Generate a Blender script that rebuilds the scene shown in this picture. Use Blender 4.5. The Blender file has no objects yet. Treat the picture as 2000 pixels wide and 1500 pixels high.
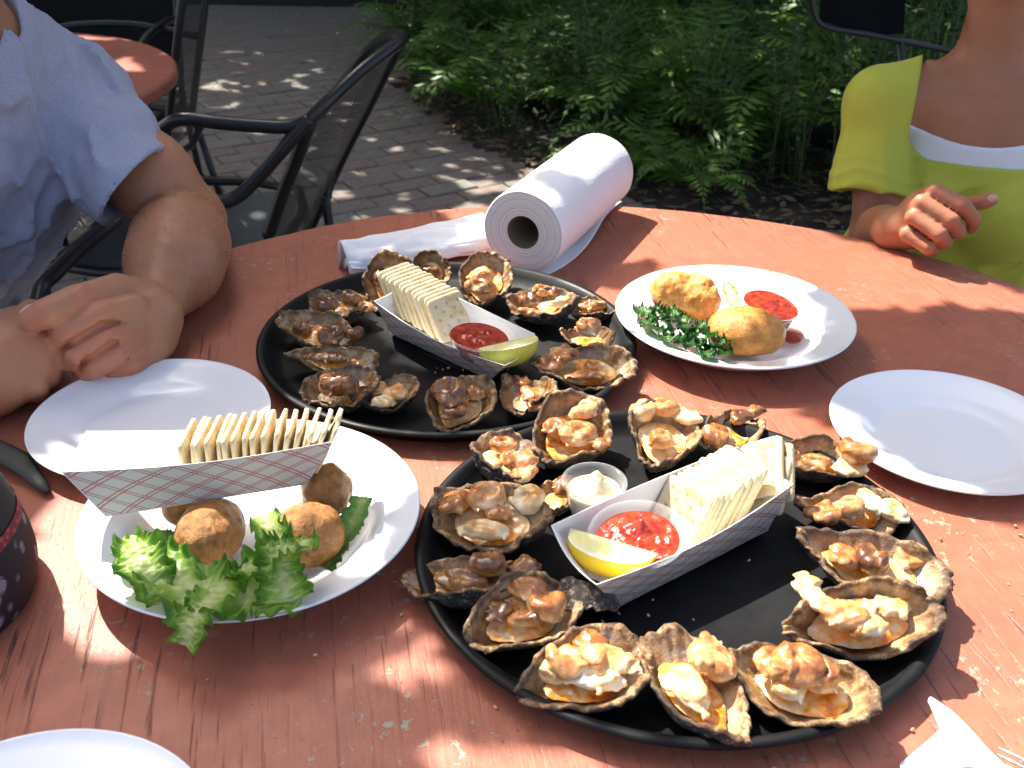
import bpy, math, random
import numpy as np
from mathutils import Vector, Matrix
R=math.radians
SC=bpy.context.scene
# ---------------------------------------------------------------- camera, sky, sun, exposure
# frame: table top is z = 0, brick ground is z = -0.74, camera stands over the origin looking along +Y
F_,PITCH,ROLL,CH=2.04667,R(29.543),R(.9127),.5335
cam=bpy.data.cameras.new('camera'); co=bpy.data.objects.new('camera',cam); SC.collection.objects.link(co)
cam.sensor_width=36; cam.lens=18*F_; cam.clip_start=.02; cam.clip_end=400
co.matrix_world=Matrix.Translation((0,0,CH))@Matrix.Rotation(R(90)-PITCH,4,'X')@Matrix.Rotation(ROLL,4,'Z')
SC.camera=co
cam.dof.use_dof=True; cam.dof.focus_distance=1.0; cam.dof.aperture_fstop=13
SUN=Vector((-.52,.56,1)).normalized()          # towards the sun
w=bpy.data.worlds.new('World'); SC.world=w; w.use_nodes=True
nt=w.node_tree; sky=nt.nodes.new('ShaderNodeTexSky'); sky.sky_type='NISHITA'; sky.sun_disc=False
sky.sun_elevation=math.asin(SUN.z); sky.sun_rotation=math.atan2(SUN.x,SUN.y); sky.air_density=.8; sky.dust_density=5.0; sky.ozone_density=.5
nt.links.new(sky.outputs[0],nt.nodes['Background'].inputs[0]); nt.nodes['Background'].inputs[1].default_value=.15
sl=bpy.data.lights.new('sun','SUN'); so=bpy.data.objects.new('sun',sl); SC.collection.objects.link(so)
sl.energy=5.0; sl.angle=R(.55); sl.color=(1,.955,.87)
so.rotation_euler=SUN.to_track_quat('Z','Y').to_euler(); so.location=SUN*6
SC.view_settings.view_transform='Standard'; SC.view_settings.look='None'; SC.view_settings.gamma=1; SC.view_settings.use_curve_mapping=False
SC.view_settings.exposure=1.38
SC.cycles.max_bounces=6; SC.cycles.transparent_max_bounces=12; SC.cycles.use_denoising=True
# ---------------------------------------------------------------- helpers
def ray(px,py):
    x=(px-1000)/(F_*1000); y=-(py-750)/(F_*1000); c,s=math.cos(ROLL),math.sin(ROLL); x,y=c*x-s*y,s*x+c*y
    return Vector((x,math.cos(PITCH)+y*math.sin(PITCH),-math.sin(PITCH)+y*math.cos(PITCH)))
def at(px,py,z=0.):
    d=ray(px,py); t=(z-CH)/d.z; return Vector((d.x*t,d.y*t,z))
def aty(px,py,Y):
    d=ray(px,py); t=Y/d.y; return Vector((d.x*t,Y,CH+d.z*t))
def topx(x,y,z):
    P=np.stack([np.asarray(x,float),np.asarray(y,float),np.asarray(z,float)-CH],-1)
    c,s=math.cos(PITCH),math.sin(PITCH)
    zf=P[...,1]*c-P[...,2]*s; yy=(P[...,1]*s+P[...,2]*c)/zf; xx=P[...,0]/zf
    c,s=math.cos(ROLL),math.sin(ROLL); xx,yy=c*xx+s*yy,-s*xx+c*yy
    return 1000+xx*F_*1000,750-yy*F_*1000
def tag(o,label=None,cat=None,group=None,kind=None):
    for k,v in (('label',label),('category',cat),('group',group),('kind',kind)):
        if v: o[k]=v
    return o
def link(o,parent=None):
    SC.collection.objects.link(o)
    if parent is not None: o.parent=parent
    return o
def empty(name,loc=(0,0,0),rz=0,**k):
    o=bpy.data.objects.new(name,None); o.location=loc; o.rotation_euler=(0,0,rz); o.empty_display_size=.02
    link(o); return tag(o,**k)
def mesh(name,V,Fs,m,parent=None,smooth=True,uv=None,attr=None,loc=None):
    me=bpy.data.meshes.new(name)
    if isinstance(Fs,np.ndarray):
        V=np.ascontiguousarray(V,dtype=np.float32); n=Fs.shape[1]
        me.vertices.add(len(V)); me.vertices.foreach_set('co',V.ravel())
        me.loops.add(Fs.size); me.loops.foreach_set('vertex_index',Fs.astype(np.int32).ravel())
        me.polygons.add(len(Fs)); me.polygons.foreach_set('loop_start',np.arange(0,Fs.size,n,dtype=np.int32))
        me.update(calc_edges=True)
    else:
        me.from_pydata([tuple(v) for v in V],[],Fs)
    if m is not None:
        for q in (m if isinstance(m,(list,tuple)) else [m]): me.materials.append(q)
    if smooth: me.polygons.foreach_set('use_smooth',[True]*len(me.polygons))
    if uv is not None:
        l=me.uv_layers.new(name='UVMap'); li=np.empty(len(me.loops),np.int32); me.loops.foreach_get('vertex_index',li)
        l.data.foreach_set('uv',np.asarray(uv,np.float32)[li].ravel())
    if attr is not None:
        for an,vals in attr.items():
            a=me.attributes.new(an,'FLOAT','POINT'); a.data.foreach_set('value',np.asarray(vals,np.float32))
    me.validate()
    o=bpy.data.objects.new(name,me); link(o,parent)
    if loc is not None: o.location=loc
    return o
def inst(o,parent=None,M=None):
    c=o.copy(); link(c,parent)
    if M is not None: c.matrix_local=M
    return c
class MB:
    def __init__(s): s.V=[];s.F=[];s.A=[]
    def add(s,V,Fs,a=0.):
        b=len(s.V); s.V+= [tuple(v) for v in V]; s.F+=[tuple(i+b for i in f) for f in Fs]; s.A+=[a]*len(V)
    def box(s,c,d,M=None,a=0.):
        P=[Vector((c[0]+i*d[0]/2,c[1]+j*d[1]/2,c[2]+k*d[2]/2)) for k in(-1,1) for j in(-1,1) for i in(-1,1)]
        if M is not None: P=[M@p for p in P]
        s.add(P,[(0,2,3,1),(4,5,7,6),(0,1,5,4),(2,6,7,3),(0,4,6,2),(1,3,7,5)],a)
    def tube(s,P,r,n=10,cap=True,a=0.):
        P=[Vector(p) for p in P]; rr=r if isinstance(r,(list,tuple)) else [r]*len(P)
        up=Vector((0,0,1)); V=[];Fs=[]; prev=None
        for i,p in enumerate(P):
            t=(P[min(i+1,len(P)-1)]-P[max(i-1,0)]).normalized()
            if prev is None:
                q=t.cross(up); 
                if q.length<.1: q=t.cross(Vector((1,0,0)))
            else: q=prev-t*prev.dot(t)
            q.normalize(); prev=q; b=t.cross(q)
            V+=[p+(q*math.cos(k*2*math.pi/n)+b*math.sin(k*2*math.pi/n))*rr[i] for k in range(n)]
        for i in range(len(P)-1):
            for k in range(n): Fs.append((i*n+k,i*n+(k+1)%n,(i+1)*n+(k+1)%n,(i+1)*n+k))
        if cap: Fs.append(tuple(range(n))[::-1]); Fs.append(tuple(range((len(P)-1)*n,len(P)*n)))
        s.add(V,Fs,a)
    def build(s,name,m,parent=None,smooth=True,attr=None,**k):
        return mesh(name,s.V,s.F,m,parent,smooth,attr={'t':s.A} if attr else None,**k)
def spline(P,n=8):
    P=[Vector(p) for p in P]; out=[]
    for i in range(len(P)-1):
        a,b,c,d=P[max(i-1,0)],P[i],P[i+1],P[min(i+2,len(P)-1)]
        for k in range(n):
            t=k/n; out.append(.5*((2*b)+(c-a)*t+(2*a-5*b+4*c-d)*t*t+(3*b-a-3*c+d)*t**3))
    out.append(P[-1]); return out
def lathe(prof,n=96):
    V=[];Fs=[];m=len(prof)
    for k in range(n):
        a=2*math.pi*k/n; V+=[(r*math.cos(a),r*math.sin(a),z) for r,z in prof]
    for k in range(n):
        for i in range(m-1): Fs.append((k*m+i,((k+1)%n)*m+i,((k+1)%n)*m+i+1,k*m+i+1))
    return V,Fs
# value noise (numpy), output about -1..1
def _h(i,j,k,s):
    n=(i.astype(np.int64)*374761393+j.astype(np.int64)*668265263+k.astype(np.int64)*2147483647+s*1274126177)&0xffffffff
    n=((n^(n>>13))*1274126177)&0xffffffff; n=(n^(n>>16))&0xffff
    return n/32767.5-1
def noise(P,f=1.,seed=0):
    P=np.asarray(P,float)*f; I=np.floor(P); u=P-I; u=u*u*(3-2*u); i,j,k=I[...,0],I[...,1],I[...,2]; r=0
    for a in(0,1):
        for b in(0,1):
            for c in(0,1):
                r=r+_h(i+a,j+b,k+c,seed)*(u[...,0] if a else 1-u[...,0])*(u[...,1] if b else 1-u[...,1])*(u[...,2] if c else 1-u[...,2])
    return r
def fbm(P,f=1.,seed=0,o=3):
    r=0;a=1.
    for q in range(o): r=r+a*noise(P,f*2**q,seed+q*17); a*=.5
    return r
# ---------- signed-distance modelling: one continuous skin per figure
class Sdf:
    def __init__(s,lo,hi,h):
        s.lo=np.array(lo,float); s.h=h; s.n=np.ceil((np.array(hi)-s.lo)/h).astype(int)+1
        s.A=np.full(s.n,.05,np.float32)
    def _blk(s,lo,hi):
        a=np.maximum(np.floor((np.array(lo)-s.lo)/s.h).astype(int),0); b=np.minimum(np.ceil((np.array(hi)-s.lo)/s.h).astype(int)+1,s.n)
        if (b<=a).any(): return None,None
        g=np.stack(np.meshgrid(*[s.lo[i]+s.h*np.arange(a[i],b[i]) for i in range(3)],indexing='ij'),-1)
        return (slice(a[0],b[0]),slice(a[1],b[1]),slice(a[2],b[2])),g
    def _put(s,sl,d,k,op):
        A=s.A[sl]
        if op=='add':
            if k>0: hh=np.clip(.5+.5*(A-d)/k,0,1); A=A*(1-hh)+d*hh-k*hh*(1-hh)
            else: A=np.minimum(A,d)
        else:
            d=-d
            if k>0: hh=np.clip(.5-.5*(A-d)/k,0,1); A=A*(1-hh)+d*hh+k*hh*(1-hh)
            else: A=np.maximum(A,d)
        s.A[sl]=A
    def cap(s,a,b,ra,rb,k=.01,op='add'):
        a=np.array(a,float);b=np.array(b,float); m=max(ra,rb)+max(.02,k*1.5)
        sl,g=s._blk(np.minimum(a,b)-m,np.maximum(a,b)+m)
        if sl is None: return
        ab=b-a; t=np.clip(((g-a)@ab)/max(ab@ab,1e-9),0,1); d=np.linalg.norm(g-(a+t[...,None]*ab),axis=-1)-(ra+(rb-ra)*t)
        s._put(sl,d,k,op)
    def chain(s,P,r,k=.01):
        for i in range(len(P)-1): s.cap(P[i],P[i+1],r[i],r[i+1],k if i==0 else min(k,.004) if k<.004 else k)
    def ell(s,c,r,M=None,k=.01,op='add',nz=None):
        c=np.array(c,float); r=np.array(r,float); m=r.max()+max(.02,k*1.5)
        sl,g=s._blk(c-m,c+m)
        if sl is None: return
        q=g-c
        if M is not None: q=q@np.array(M)      # rows: world -> local uses M columns as local axes
        k0=np.linalg.norm(q/r,axis=-1); k1=np.linalg.norm(q/(r*r),axis=-1)+1e-9
        d=k0*(k0-1)/k1
        s._put(sl,d.astype(np.float32),k,op)
    def grid(s):
        return np.stack(np.meshgrid(*[s.lo[i]+s.h*np.arange(s.n[i]) for i in range(3)],indexing='ij'),-1)
    def disp(s,fn,band=.014):
        ix=np.nonzero(np.abs(s.A)<band); P=np.stack([s.lo[i]+s.h*ix[i] for i in range(3)],-1); s.A[ix]+=np.asarray(fn(P)).astype(np.float32)
    def merge(s,o,k):
        hh=np.clip(.5+.5*(s.A-o.A)/k,0,1); s.A=s.A*(1-hh)+o.A*hh-k*hh*(1-hh)
    def clip(s,p,d):   # cut away everything beyond the plane
        g=[s.lo[i]+s.h*np.arange(s.n[i])-p[i] for i in range(3)]
        D=(g[0][:,None,None]*d[0]+g[1][None,:,None]*d[1]+g[2][None,None,:]*d[2]).astype(np.float32); s.A=np.maximum(s.A,D)
    def nets(s):
        A=s.A.copy()
        for ax in range(3):
            ix=[slice(None)]*3; ix[ax]=0; A[tuple(ix)]=np.maximum(A[tuple(ix)],s.h*.5); ix[ax]=-1; A[tuple(ix)]=np.maximum(A[tuple(ix)],s.h*.5)
        I=A<0; nx,ny,nz=[v-1 for v in A.shape]
        cnt=np.zeros((nx,ny,nz),np.int8)
        for a in(0,1):
            for b in(0,1):
                for c in(0,1): cnt+=I[a:nx+a,b:ny+b,c:nz+c]
        act=(cnt>0)&(cnt<8); idx=np.full((nx,ny,nz),-1,np.int64); C=np.argwhere(act); idx[act]=np.arange(len(C))
        S=np.zeros((len(C),3)); N=np.zeros(len(C))
        cr=[(a,b,c) for a in(0,1) for b in(0,1) for c in(0,1)]
        val={q:A[C[:,0]+q[0],C[:,1]+q[1],C[:,2]+q[2]].astype(float) for q in cr}
        for p in cr:
            for ax in range(3):
                if p[ax]==0:
                    q=list(p);q[ax]=1;q=tuple(q); v0,v1=val[p],val[q]; m=(v0<0)!=(v1<0)
                    t=np.where(m,v0/np.where(m,v0-v1,1),0)
                    pt=np.tile(np.array(p,float),(len(C),1)); pt[:,ax]=t
                    S+=pt*m[:,None]; N+=m
        V=(C+S/N[:,None])*s.h+s.lo
        Q=[]
        for ax in range(3):
            o=[a for a in range(3) if a!=ax]
            ix0=[slice(None)]*3; ix1=[slice(None)]*3; ix0[ax]=slice(0,-1); ix1[ax]=slice(1,None)
            for a in o: ix0[a]=slice(1,-1); ix1[a]=slice(1,-1)
            a0=I[tuple(ix0)]; a1=I[tuple(ix1)]; E=np.argwhere(a0!=a1); s0=a0[tuple(E.T)]
            for a in o: E[:,a]+=1
            def cell(d1,d2):
                e=E.copy(); e[:,o[0]]-=d1; e[:,o[1]]-=d2; return idx[tuple(e.T)]
            q=np.stack([cell(1,1),cell(0,1),cell(0,0),cell(1,0)],1)
            flip=(s0 if ax!=1 else ~s0); q[~flip]=q[~flip][:,::-1]; Q.append(q)
        return V,np.concatenate(Q)
# ---------- node helper
class NM:
    def __init__(s,name):
        s.m=bpy.data.materials.new(name); s.m.use_nodes=True; s.t=s.m.node_tree; s.n=s.t.nodes; s.b=s.n['Principled BSDF']; s.c=None
    def new(s,t,**k):
        n=s.n.new('ShaderNode'+t)
        for a,v in k.items(): setattr(n,a,v)
        return n
    def L(s,a,b): s.t.links.new(a,b)
    def co(s,kind='Object',scale=None,rot=None):
        tc=s.new('TexCoord'); o=tc.outputs[kind]
        if scale or rot:
            mp=s.new('Mapping'); 
            if scale: mp.inputs['Scale'].default_value=scale if not isinstance(scale,(int,float)) else (scale,)*3
            if rot: mp.inputs['Rotation'].default_value=rot
            s.L(o,mp.inputs[0]); o=mp.outputs[0]
        return o
    def noise(s,f,co=None,d=3,rough=.5,dist=0):
        n=s.new('TexNoise'); n.inputs['Scale'].default_value=f; n.inputs['Detail'].default_value=d; n.inputs['Roughness'].default_value=rough; n.inputs['Distortion'].default_value=dist
        s.L(co if co is not None else s.co(),n.inputs['Vector']); return n.outputs['Fac']
    def voro(s,f,co=None,feat='F1'):
        n=s.new('TexVoronoi',feature=feat); n.inputs['Scale'].default_value=f; s.L(co if co is not None else s.co(),n.inputs['Vector']); return n.outputs['Distance']
    def attr(s,a): n=s.new('Attribute',attribute_name=a); return n.outputs['Fac']
    def ramp(s,fac,stops,interp='LINEAR'):
        n=s.new('ValToRGB'); r=n.color_ramp; r.interpolation=interp
        while len(r.elements)<len(stops): r.elements.new(.5)
        for e,(p,c) in zip(r.elements,stops): e.position=p; e.color=(*c,1) if len(c)==3 else c
        s.L(fac,n.inputs[0]); return n.outputs[0]
    def f(s,v0,stops): return s.ramp(v0,[(p,(v,v,v)) for p,v in stops])
    def mix(s,fac,a,b,mode='MIX'):
        n=s.new('MixRGB',blend_type=mode)
        for i,v in ((0,fac),(1,a),(2,b)):
            if isinstance(v,(int,float)): n.inputs[i].default_value=v
            elif isinstance(v,(tuple,list)): n.inputs[i].default_value=(*v,1)
            else: s.L(v,n.inputs[i])
        return n.outputs[0]
    def math(s,op,a,b=0.):
        n=s.new('Math',operation=op)
        for i,v in ((0,a),(1,b)):
            if isinstance(v,(int,float)): n.inputs[i].default_value=v
            else: s.L(v,n.inputs[i])
        return n.outputs[0]
    def col(s,c):
        if isinstance(c,(tuple,list)): s.b.inputs['Base Color'].default_value=(*c,1)
        else: s.L(c,s.b.inputs['Base Color'])
        return s
    def set(s,**k):
        for a,v in k.items():
            i=s.b.inputs[a.replace('_',' ')]
            if isinstance(v,(int,float,tuple,list)): i.default_value=v
            else: s.L(v,i)
        return s
    def bump(s,h,strength=.3,dist=.001):
        n=s.new('Bump'); n.inputs['Strength'].default_value=strength; n.inputs['Distance'].default_value=dist; s.L(h,n.inputs['Height'])
        if s.c is not None: s.L(s.c,n.inputs['Normal'])
        s.c=n.outputs[0]; s.L(s.c,s.b.inputs['Normal']); return s
def plain(name,c,rough=.5,**k):
    n=NM(name); n.col(c); n.set(Roughness=rough,**k); return n.m
# ================================================================ materials of the setting
rng=random.Random(7); nr=np.random.RandomState(7)
def m_paint(name,base,dark,worn=1.,seed=0.):
    n=NM(name); g=n.co('Object',rot=(0,0,R(-11)))
    mp=n.new('Mapping'); n.L(g,mp.inputs[0]); mp.inputs['Scale'].default_value=(1,.04,1); mp.inputs['Location'].default_value=(seed,seed,0); gs=mp.outputs[0]
    grain=n.noise(230,gs,4,.6); g2=n.noise(62,gs,3,.6,.4); blot=n.noise(7,g,4,.6); fine=n.noise(420,g,3,.6); mid=n.noise(38,g,5,.68)
    c=n.mix(n.f(blot,[(.3,0),(.7,1)]),base,tuple(v*.86 for v in base))
    c=n.mix(n.f(mid,[(.45,0),(.62,.45)]),c,tuple(min(1,v*1.25+.01) for v in base))
    crack=n.f(grain,[(.34,1),(.40,0)]); gate=n.f(n.noise(4.2,g,3,.6),[(.40,.12),(.58,1)])
    ck=n.math('MULTIPLY',crack,gate); c=n.mix(n.math('MULTIPLY',ck,.85),c,dark)
    c=n.mix(n.math('MULTIPLY',n.f(g2,[(.32,.3),(.40,0)]),gate),c,dark); c=n.mix(n.f(n.noise(2.6,g,3,.6),[(.42,0),(.68,.38)]),c,(.24,.075,.045))
    chips=n.math('MULTIPLY',n.f(n.noise(85,g,4,.7),[(.585,0),(.64,1)]),n.f(n.noise(9,n.co('Object',rot=(0,0,1.1)),3,.55),[(.53,0),(.63,1)]))
    chips=n.math('MULTIPLY',chips,worn); c=n.mix(chips,c,(.33,.28,.20))
    pits=n.math('MULTIPLY',n.f(n.noise(170,g,2,.5),[(.24,1),(.3,0)]),n.f(mid,[(.4,0),(.6,1)])); c=n.mix(pits,c,dark)
    n.col(c); n.set(Roughness=n.f(fine,[(.3,.36),(.7,.56)]),Specular_IOR_Level=.5)
    h=n.math('ADD',n.math('MULTIPLY',grain,.7),n.math('MULTIPLY',fine,.35)); h=n.math('SUBTRACT',h,n.math('MULTIPLY',ck,1.2)); h=n.math('SUBTRACT',h,n.math('MULTIPLY',chips,.8))
    n.bump(h,.55,.0009); return n.m
M_paint=m_paint('red_table_paint',(.39,.122,.068),(.07,.034,.027),1.)
M_paint2=m_paint('red_table_paint_far',(.46,.13,.085),(.12,.04,.03),.3,3.)
def m_brick(name,a,b,c2):
    n=NM(name); g=n.co('Object'); oi=n.new('ObjectInfo').outputs['Random']
    col=n.ramp(oi,[(0,a),(.35,b),(.7,c2),(1,a)]); col=n.mix(n.f(n.noise(30,g,4,.65),[(.35,0),(.7,.55)]),col,(.10,.095,.085))
    col=n.mix(n.f(n.noise(120,g,3,.6),[(.55,0),(.7,.5)]),col,(.05,.045,.04)); n.col(col); n.set(Roughness=.85); n.bump(n.noise(160,g,4,.6),.5,.003); return n.m
M_brick=m_brick('clay_paver',(.25,.215,.175),(.26,.185,.155),(.235,.22,.185))
def m_dirt():
    n=NM('soil'); g=n.co('Object'); c=n.ramp(n.noise(9,g,6,.7),[(.3,(.012,.009,.007)),(.55,(.035,.028,.02)),(.75,(.08,.064,.044))]); n.col(c); n.set(Roughness=.95); n.bump(n.noise(40,g,6,.7),.7,.012); return n.m
M_dirt=m_dirt()
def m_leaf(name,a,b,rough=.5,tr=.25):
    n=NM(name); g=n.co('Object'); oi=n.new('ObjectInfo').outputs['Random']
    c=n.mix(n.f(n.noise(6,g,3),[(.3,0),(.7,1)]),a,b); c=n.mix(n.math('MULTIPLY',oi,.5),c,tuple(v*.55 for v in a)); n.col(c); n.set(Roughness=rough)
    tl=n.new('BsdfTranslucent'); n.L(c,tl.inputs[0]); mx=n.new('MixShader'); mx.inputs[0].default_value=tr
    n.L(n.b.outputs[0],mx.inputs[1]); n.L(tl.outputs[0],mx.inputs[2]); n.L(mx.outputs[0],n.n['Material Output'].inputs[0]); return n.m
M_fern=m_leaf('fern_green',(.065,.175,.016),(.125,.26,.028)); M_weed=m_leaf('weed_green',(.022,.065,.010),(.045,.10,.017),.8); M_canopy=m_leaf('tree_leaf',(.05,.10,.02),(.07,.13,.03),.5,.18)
M_stem=plain('green_stem',(.08,.11,.03),.6); M_bark=plain('bark',(.06,.045,.035),.9)
M_litter=m_leaf('dry_leaf',(.16,.10,.045),(.24,.17,.09),.8,.1)
def m_metal(name,c,rough):
    n=NM(name); n.col(c); n.set(Roughness=rough,Metallic=0.,Specular_IOR_Level=.5); n.bump(n.noise(300,n.co(),2),.1,.0005); return n.m
M_black=m_metal('black_powder_coat',(.012,.013,.015),.32)
def m_mesh():
    n=NM('black_mesh_sheet'); u=n.co('UV',scale=(1,1,1)); s=n.new('SeparateXYZ'); n.L(u,s.inputs[0])
    def wv(o): return n.math('GREATER_THAN',n.math('FRACT',n.math('MULTIPLY',o,1/.0075)),.42)
    hole=n.math('MULTIPLY',wv(s.outputs[0]),wv(s.outputs[1])); n.col((.02,.021,.022)); n.set(Roughness=.45)
    tr=n.new('BsdfTransparent'); mx=n.new('MixShader'); n.L(hole,mx.inputs[0]); n.L(n.b.outputs[0],mx.inputs[1]); n.L(tr.outputs[0],mx.inputs[2]); n.L(mx.outputs[0],n.n['Material Output'].inputs[0]); return n.m
M_mesh=m_mesh()
# ================================================================ ground
GZ=-.74
V=[];N_=90
xs=np.linspace(-60,60,41); 
def gridmesh(name,x0,x1,y0,y1,nx,ny,zf,m,**k):
    X,Y=np.meshgrid(np.linspace(x0,x1,nx),np.linspace(y0,y1,ny),indexing='ij'); Z=zf(X,Y); V=np.stack([X,Y,Z],-1).reshape(-1,3)
    i,j=np.meshgrid(np.arange(nx-1),np.arange(ny-1),indexing='ij'); a=(i*ny+j).ravel(); return mesh(name,V,np.stack([a,a+ny,a+ny+1,a+1],1),m,**k)
o=gridmesh('ground',-60,60,-40,80,30,30,lambda X,Y:0*X+GZ-.045,M_dirt); tag(o,kind='structure')
# edge of the brick terrace: soil bed begins beyond this line
def bed(x,y):   # >0 inside the plant bed
    xs=[-9,-.75,-.55,-.2,.05,.35,.6,1.2,9]; ys=[9,8.2,5.2,4.35,4.02,3.72,3.55,3.4,3.2]
    return y-np.interp(x,xs,ys)
o=gridmesh('soil_bed',-1.2,7,3.0,10,160,140,lambda X,Y:np.where(bed(X,Y)>-.12,GZ+.006+.02*fbm(np.stack([X,Y,0*X],-1),3,5)+.05*np.clip(bed(X,Y),0,1),GZ-.09),M_dirt); tag(o,kind='structure')
pav=empty('brick_pavement',(0,0,GZ),kind='structure')
o=gridmesh('bedding_sand',-9,9,-3,9,2,2,lambda X,Y:0*X-.014,M_dirt,parent=pav)
BL,BW,G=.198,.098,.006
def brick_bm(seed):
    r=random.Random(seed); mb=MB(); l,w_,h=BL/2,BW/2,.03; b=.004
    T=[(-l+b,-w_+b,h),(l-b,-w_+b,h),(l-b,w_-b,h),(-l+b,w_-b,h)]; T=[(x+r.uniform(-.002,.002),y+r.uniform(-.002,.002),z+r.uniform(-.0015,.0015)) for x,y,z in T]
    E=[(-l,-w_,h-b),(l,-w_,h-b),(l,w_,h-b),(-l,w_,h-b)]; B=[(x,y,0) for x,y,z in E]
    mb.add(T+E+B,[(0,1,2,3)]+[(4+i,4+(i+1)%4,(i+1)%4,i) for i in range(4)]+[(8+i,8+(i+1)%4,4+(i+1)%4,4+i) for i in range(4)]); return mb
protos=[brick_bm(s) for s in range(6)]; pm=[]
A=R(33); ca,sa=math.cos(A),math.sin(A); cand=[]
for i in range(-70,90):
    for j in range(-60,110):
        u=(i+(j%2)*.5)*(BL+G); v=j*(BW+G); x=u*ca-v*sa-.9; y=u*sa+v*ca+3.4
        if not(-8<x<8 and -2.5<y<8.3) or bed(x,y)>.02: continue
        px,py=topx(x,y,GZ) if y>.8 else (9e9,0)
        vis=(-80<px<1700 and -30<py<600) and not(py>470) and not(px>1700)
        cand.append((0 if vis else 1,y+.15*abs(x+.4),x,y))
cand.sort(); rest=MB()
for q,(vis,_,x,y) in enumerate(cand):
    Mx=Matrix.Translation((x,y,-.03+rng.uniform(-.003,.003)))@Matrix.Rotation(A+rng.uniform(-.012,.012),4,'Z')@Matrix.Rotation(rng.uniform(-.012,.012),4,'X')
    k=q%6
    if q<300:
        if k>=len(pm): ob=protos[k].build('brick',M_brick,pav,smooth=False); pm.append(ob); ob.matrix_local=Mx
        else: inst(pm[k],pav,Mx)
    else:
        P=protos[k]; rest.add([Mx@Vector(v) for v in P.V],P.F,rng.random())
def m_brick2():
    m=M_brick.copy(); m.name='clay_paver_mass'; t=m.node_tree
    oi=[n for n in t.nodes if n.type=='OBJECT_INFO'][0]; a=t.nodes.new('ShaderNodeAttribute'); a.attribute_name='t'
    for l in list(t.links):
        if l.from_node==oi: t.links.new(a.outputs['Fac'],l.to_socket)
    return m
tag(rest.build('brick_field',m_brick2(),pav,smooth=False,attr=True),kind='stuff')
# fallen leaves and twigs
def litter(name,npts,region,m,s0,s1,seed,label):
    r=random.Random(seed); mb=MB()
    for _ in range(npts):
        x,y,z=region(r); s=r.uniform(s0,s1); a=r.uniform(0,6.3); t=r.uniform(-.5,.5)
        Mx=Matrix.Translation((x,y,z))@Matrix.Rotation(a,4,'Z')@Matrix.Rotation(t,4,'X'); w_=s*r.uniform(.18,.45)
        mb.add([Mx@Vector(p) for p in [(-s,0,0),(-s*.2,-w_,.3*w_),(s,0,.1*s),(-s*.2,w_,.3*w_)]],[(0,1,2,3)])
    return tag(mb.build(name,m,smooth=False),label,'dry leaves',kind='stuff')
def reg1(r):
    while True:
        x=r.uniform(-1.0,2.2); y=r.uniform(3.2,5.5); b=float(bed(x,y))
        if -.28<b<.5 and r.random()<(1 if b>-.1 else .35): return x,y,GZ+.02+.05*max(0,b)
litter('leaf_litter',1500,reg1,M_litter,.012,.035,3,'brown dry leaf litter along the edge of the fern bed')
litter('paving_litter',230,lambda r:(r.uniform(-3,.3),r.uniform(2.4,6.6),GZ+.008),plain('pale_fleck',(.33,.29,.20),.8),.006,.022,5,'pale flecks and bits scattered over the brick paving')
# ================================================================ plants
def fern_mesh(seed,nf=13,L=.62,leaf=.075,width=.35,up=.8):
    r=random.Random(seed); mb=MB(); st=MB()
    for f in range(nf):
        a=f/nf*6.283+r.uniform(-.3,.3); l=L*r.uniform(.6,1.1); lift=up*r.uniform(.6,1.3); P=[]
        d=Vector((math.cos(a),math.sin(a),0)); n=20
        for i in range(n+1):
            t=i/n; P.append(d*(l*(t*.75+.1*t*t))+Vector((0,0,l*(lift*t-.95*lift*t*t*t*.9))))
        st.tube(P[::3]+[P[-1]],[.0035*(1-.7*i/7) for i in range(len(P[::3])+1)],5)
        side=Vector((-d.y,d.x,0))
        for i in range(3,n):
            t=i/n; w_=leaf*2.2*math.sin(math.pi*min(1,(t*.95+.12)))**.8*(1.05-t*.75); tan=(P[i+1]-P[i]).normalized()
            for s in(-1,1):
                dd=(side*s+tan*.45+Vector((0,0,r.uniform(-.35,.1)))).normalized(); tip=P[i]+dd*w_; up_=tan*(l/n*.62)
                mid=P[i]+dd*w_*.45
                mb.add([P[i]-up_*.15,mid-up_*.55,tip,mid+up_*.6],[(0,1,2,3)])
    return mb,st
def grass_mesh(seed,n=60,L=.5):
    r=random.Random(seed); mb=MB()
    for _ in range(n):
        a=r.uniform(0,6.28); l=L*r.uniform(.5,1.1); b=Vector((r.uniform(-.06,.06),r.uniform(-.06,.06),0)); d=Vector((math.cos(a),math.sin(a),0)); s=Vector((-d.y,d.x,0))*r.uniform(.004,.010); k=r.uniform(.25,.8); V=[];Fs=[]
        for i in range(7):
            t=i/6; p=b+d*l*k*t**1.6+Vector((0,0,l*(t-.35*k*t**3))); V+=[p-s*(1-t**2*.95),p+s*(1-t**2*.95)]
            if i: Fs.append((2*i-2,2*i-1,2*i+1,2*i))
        mb.add(V,Fs)
    return mb
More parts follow.
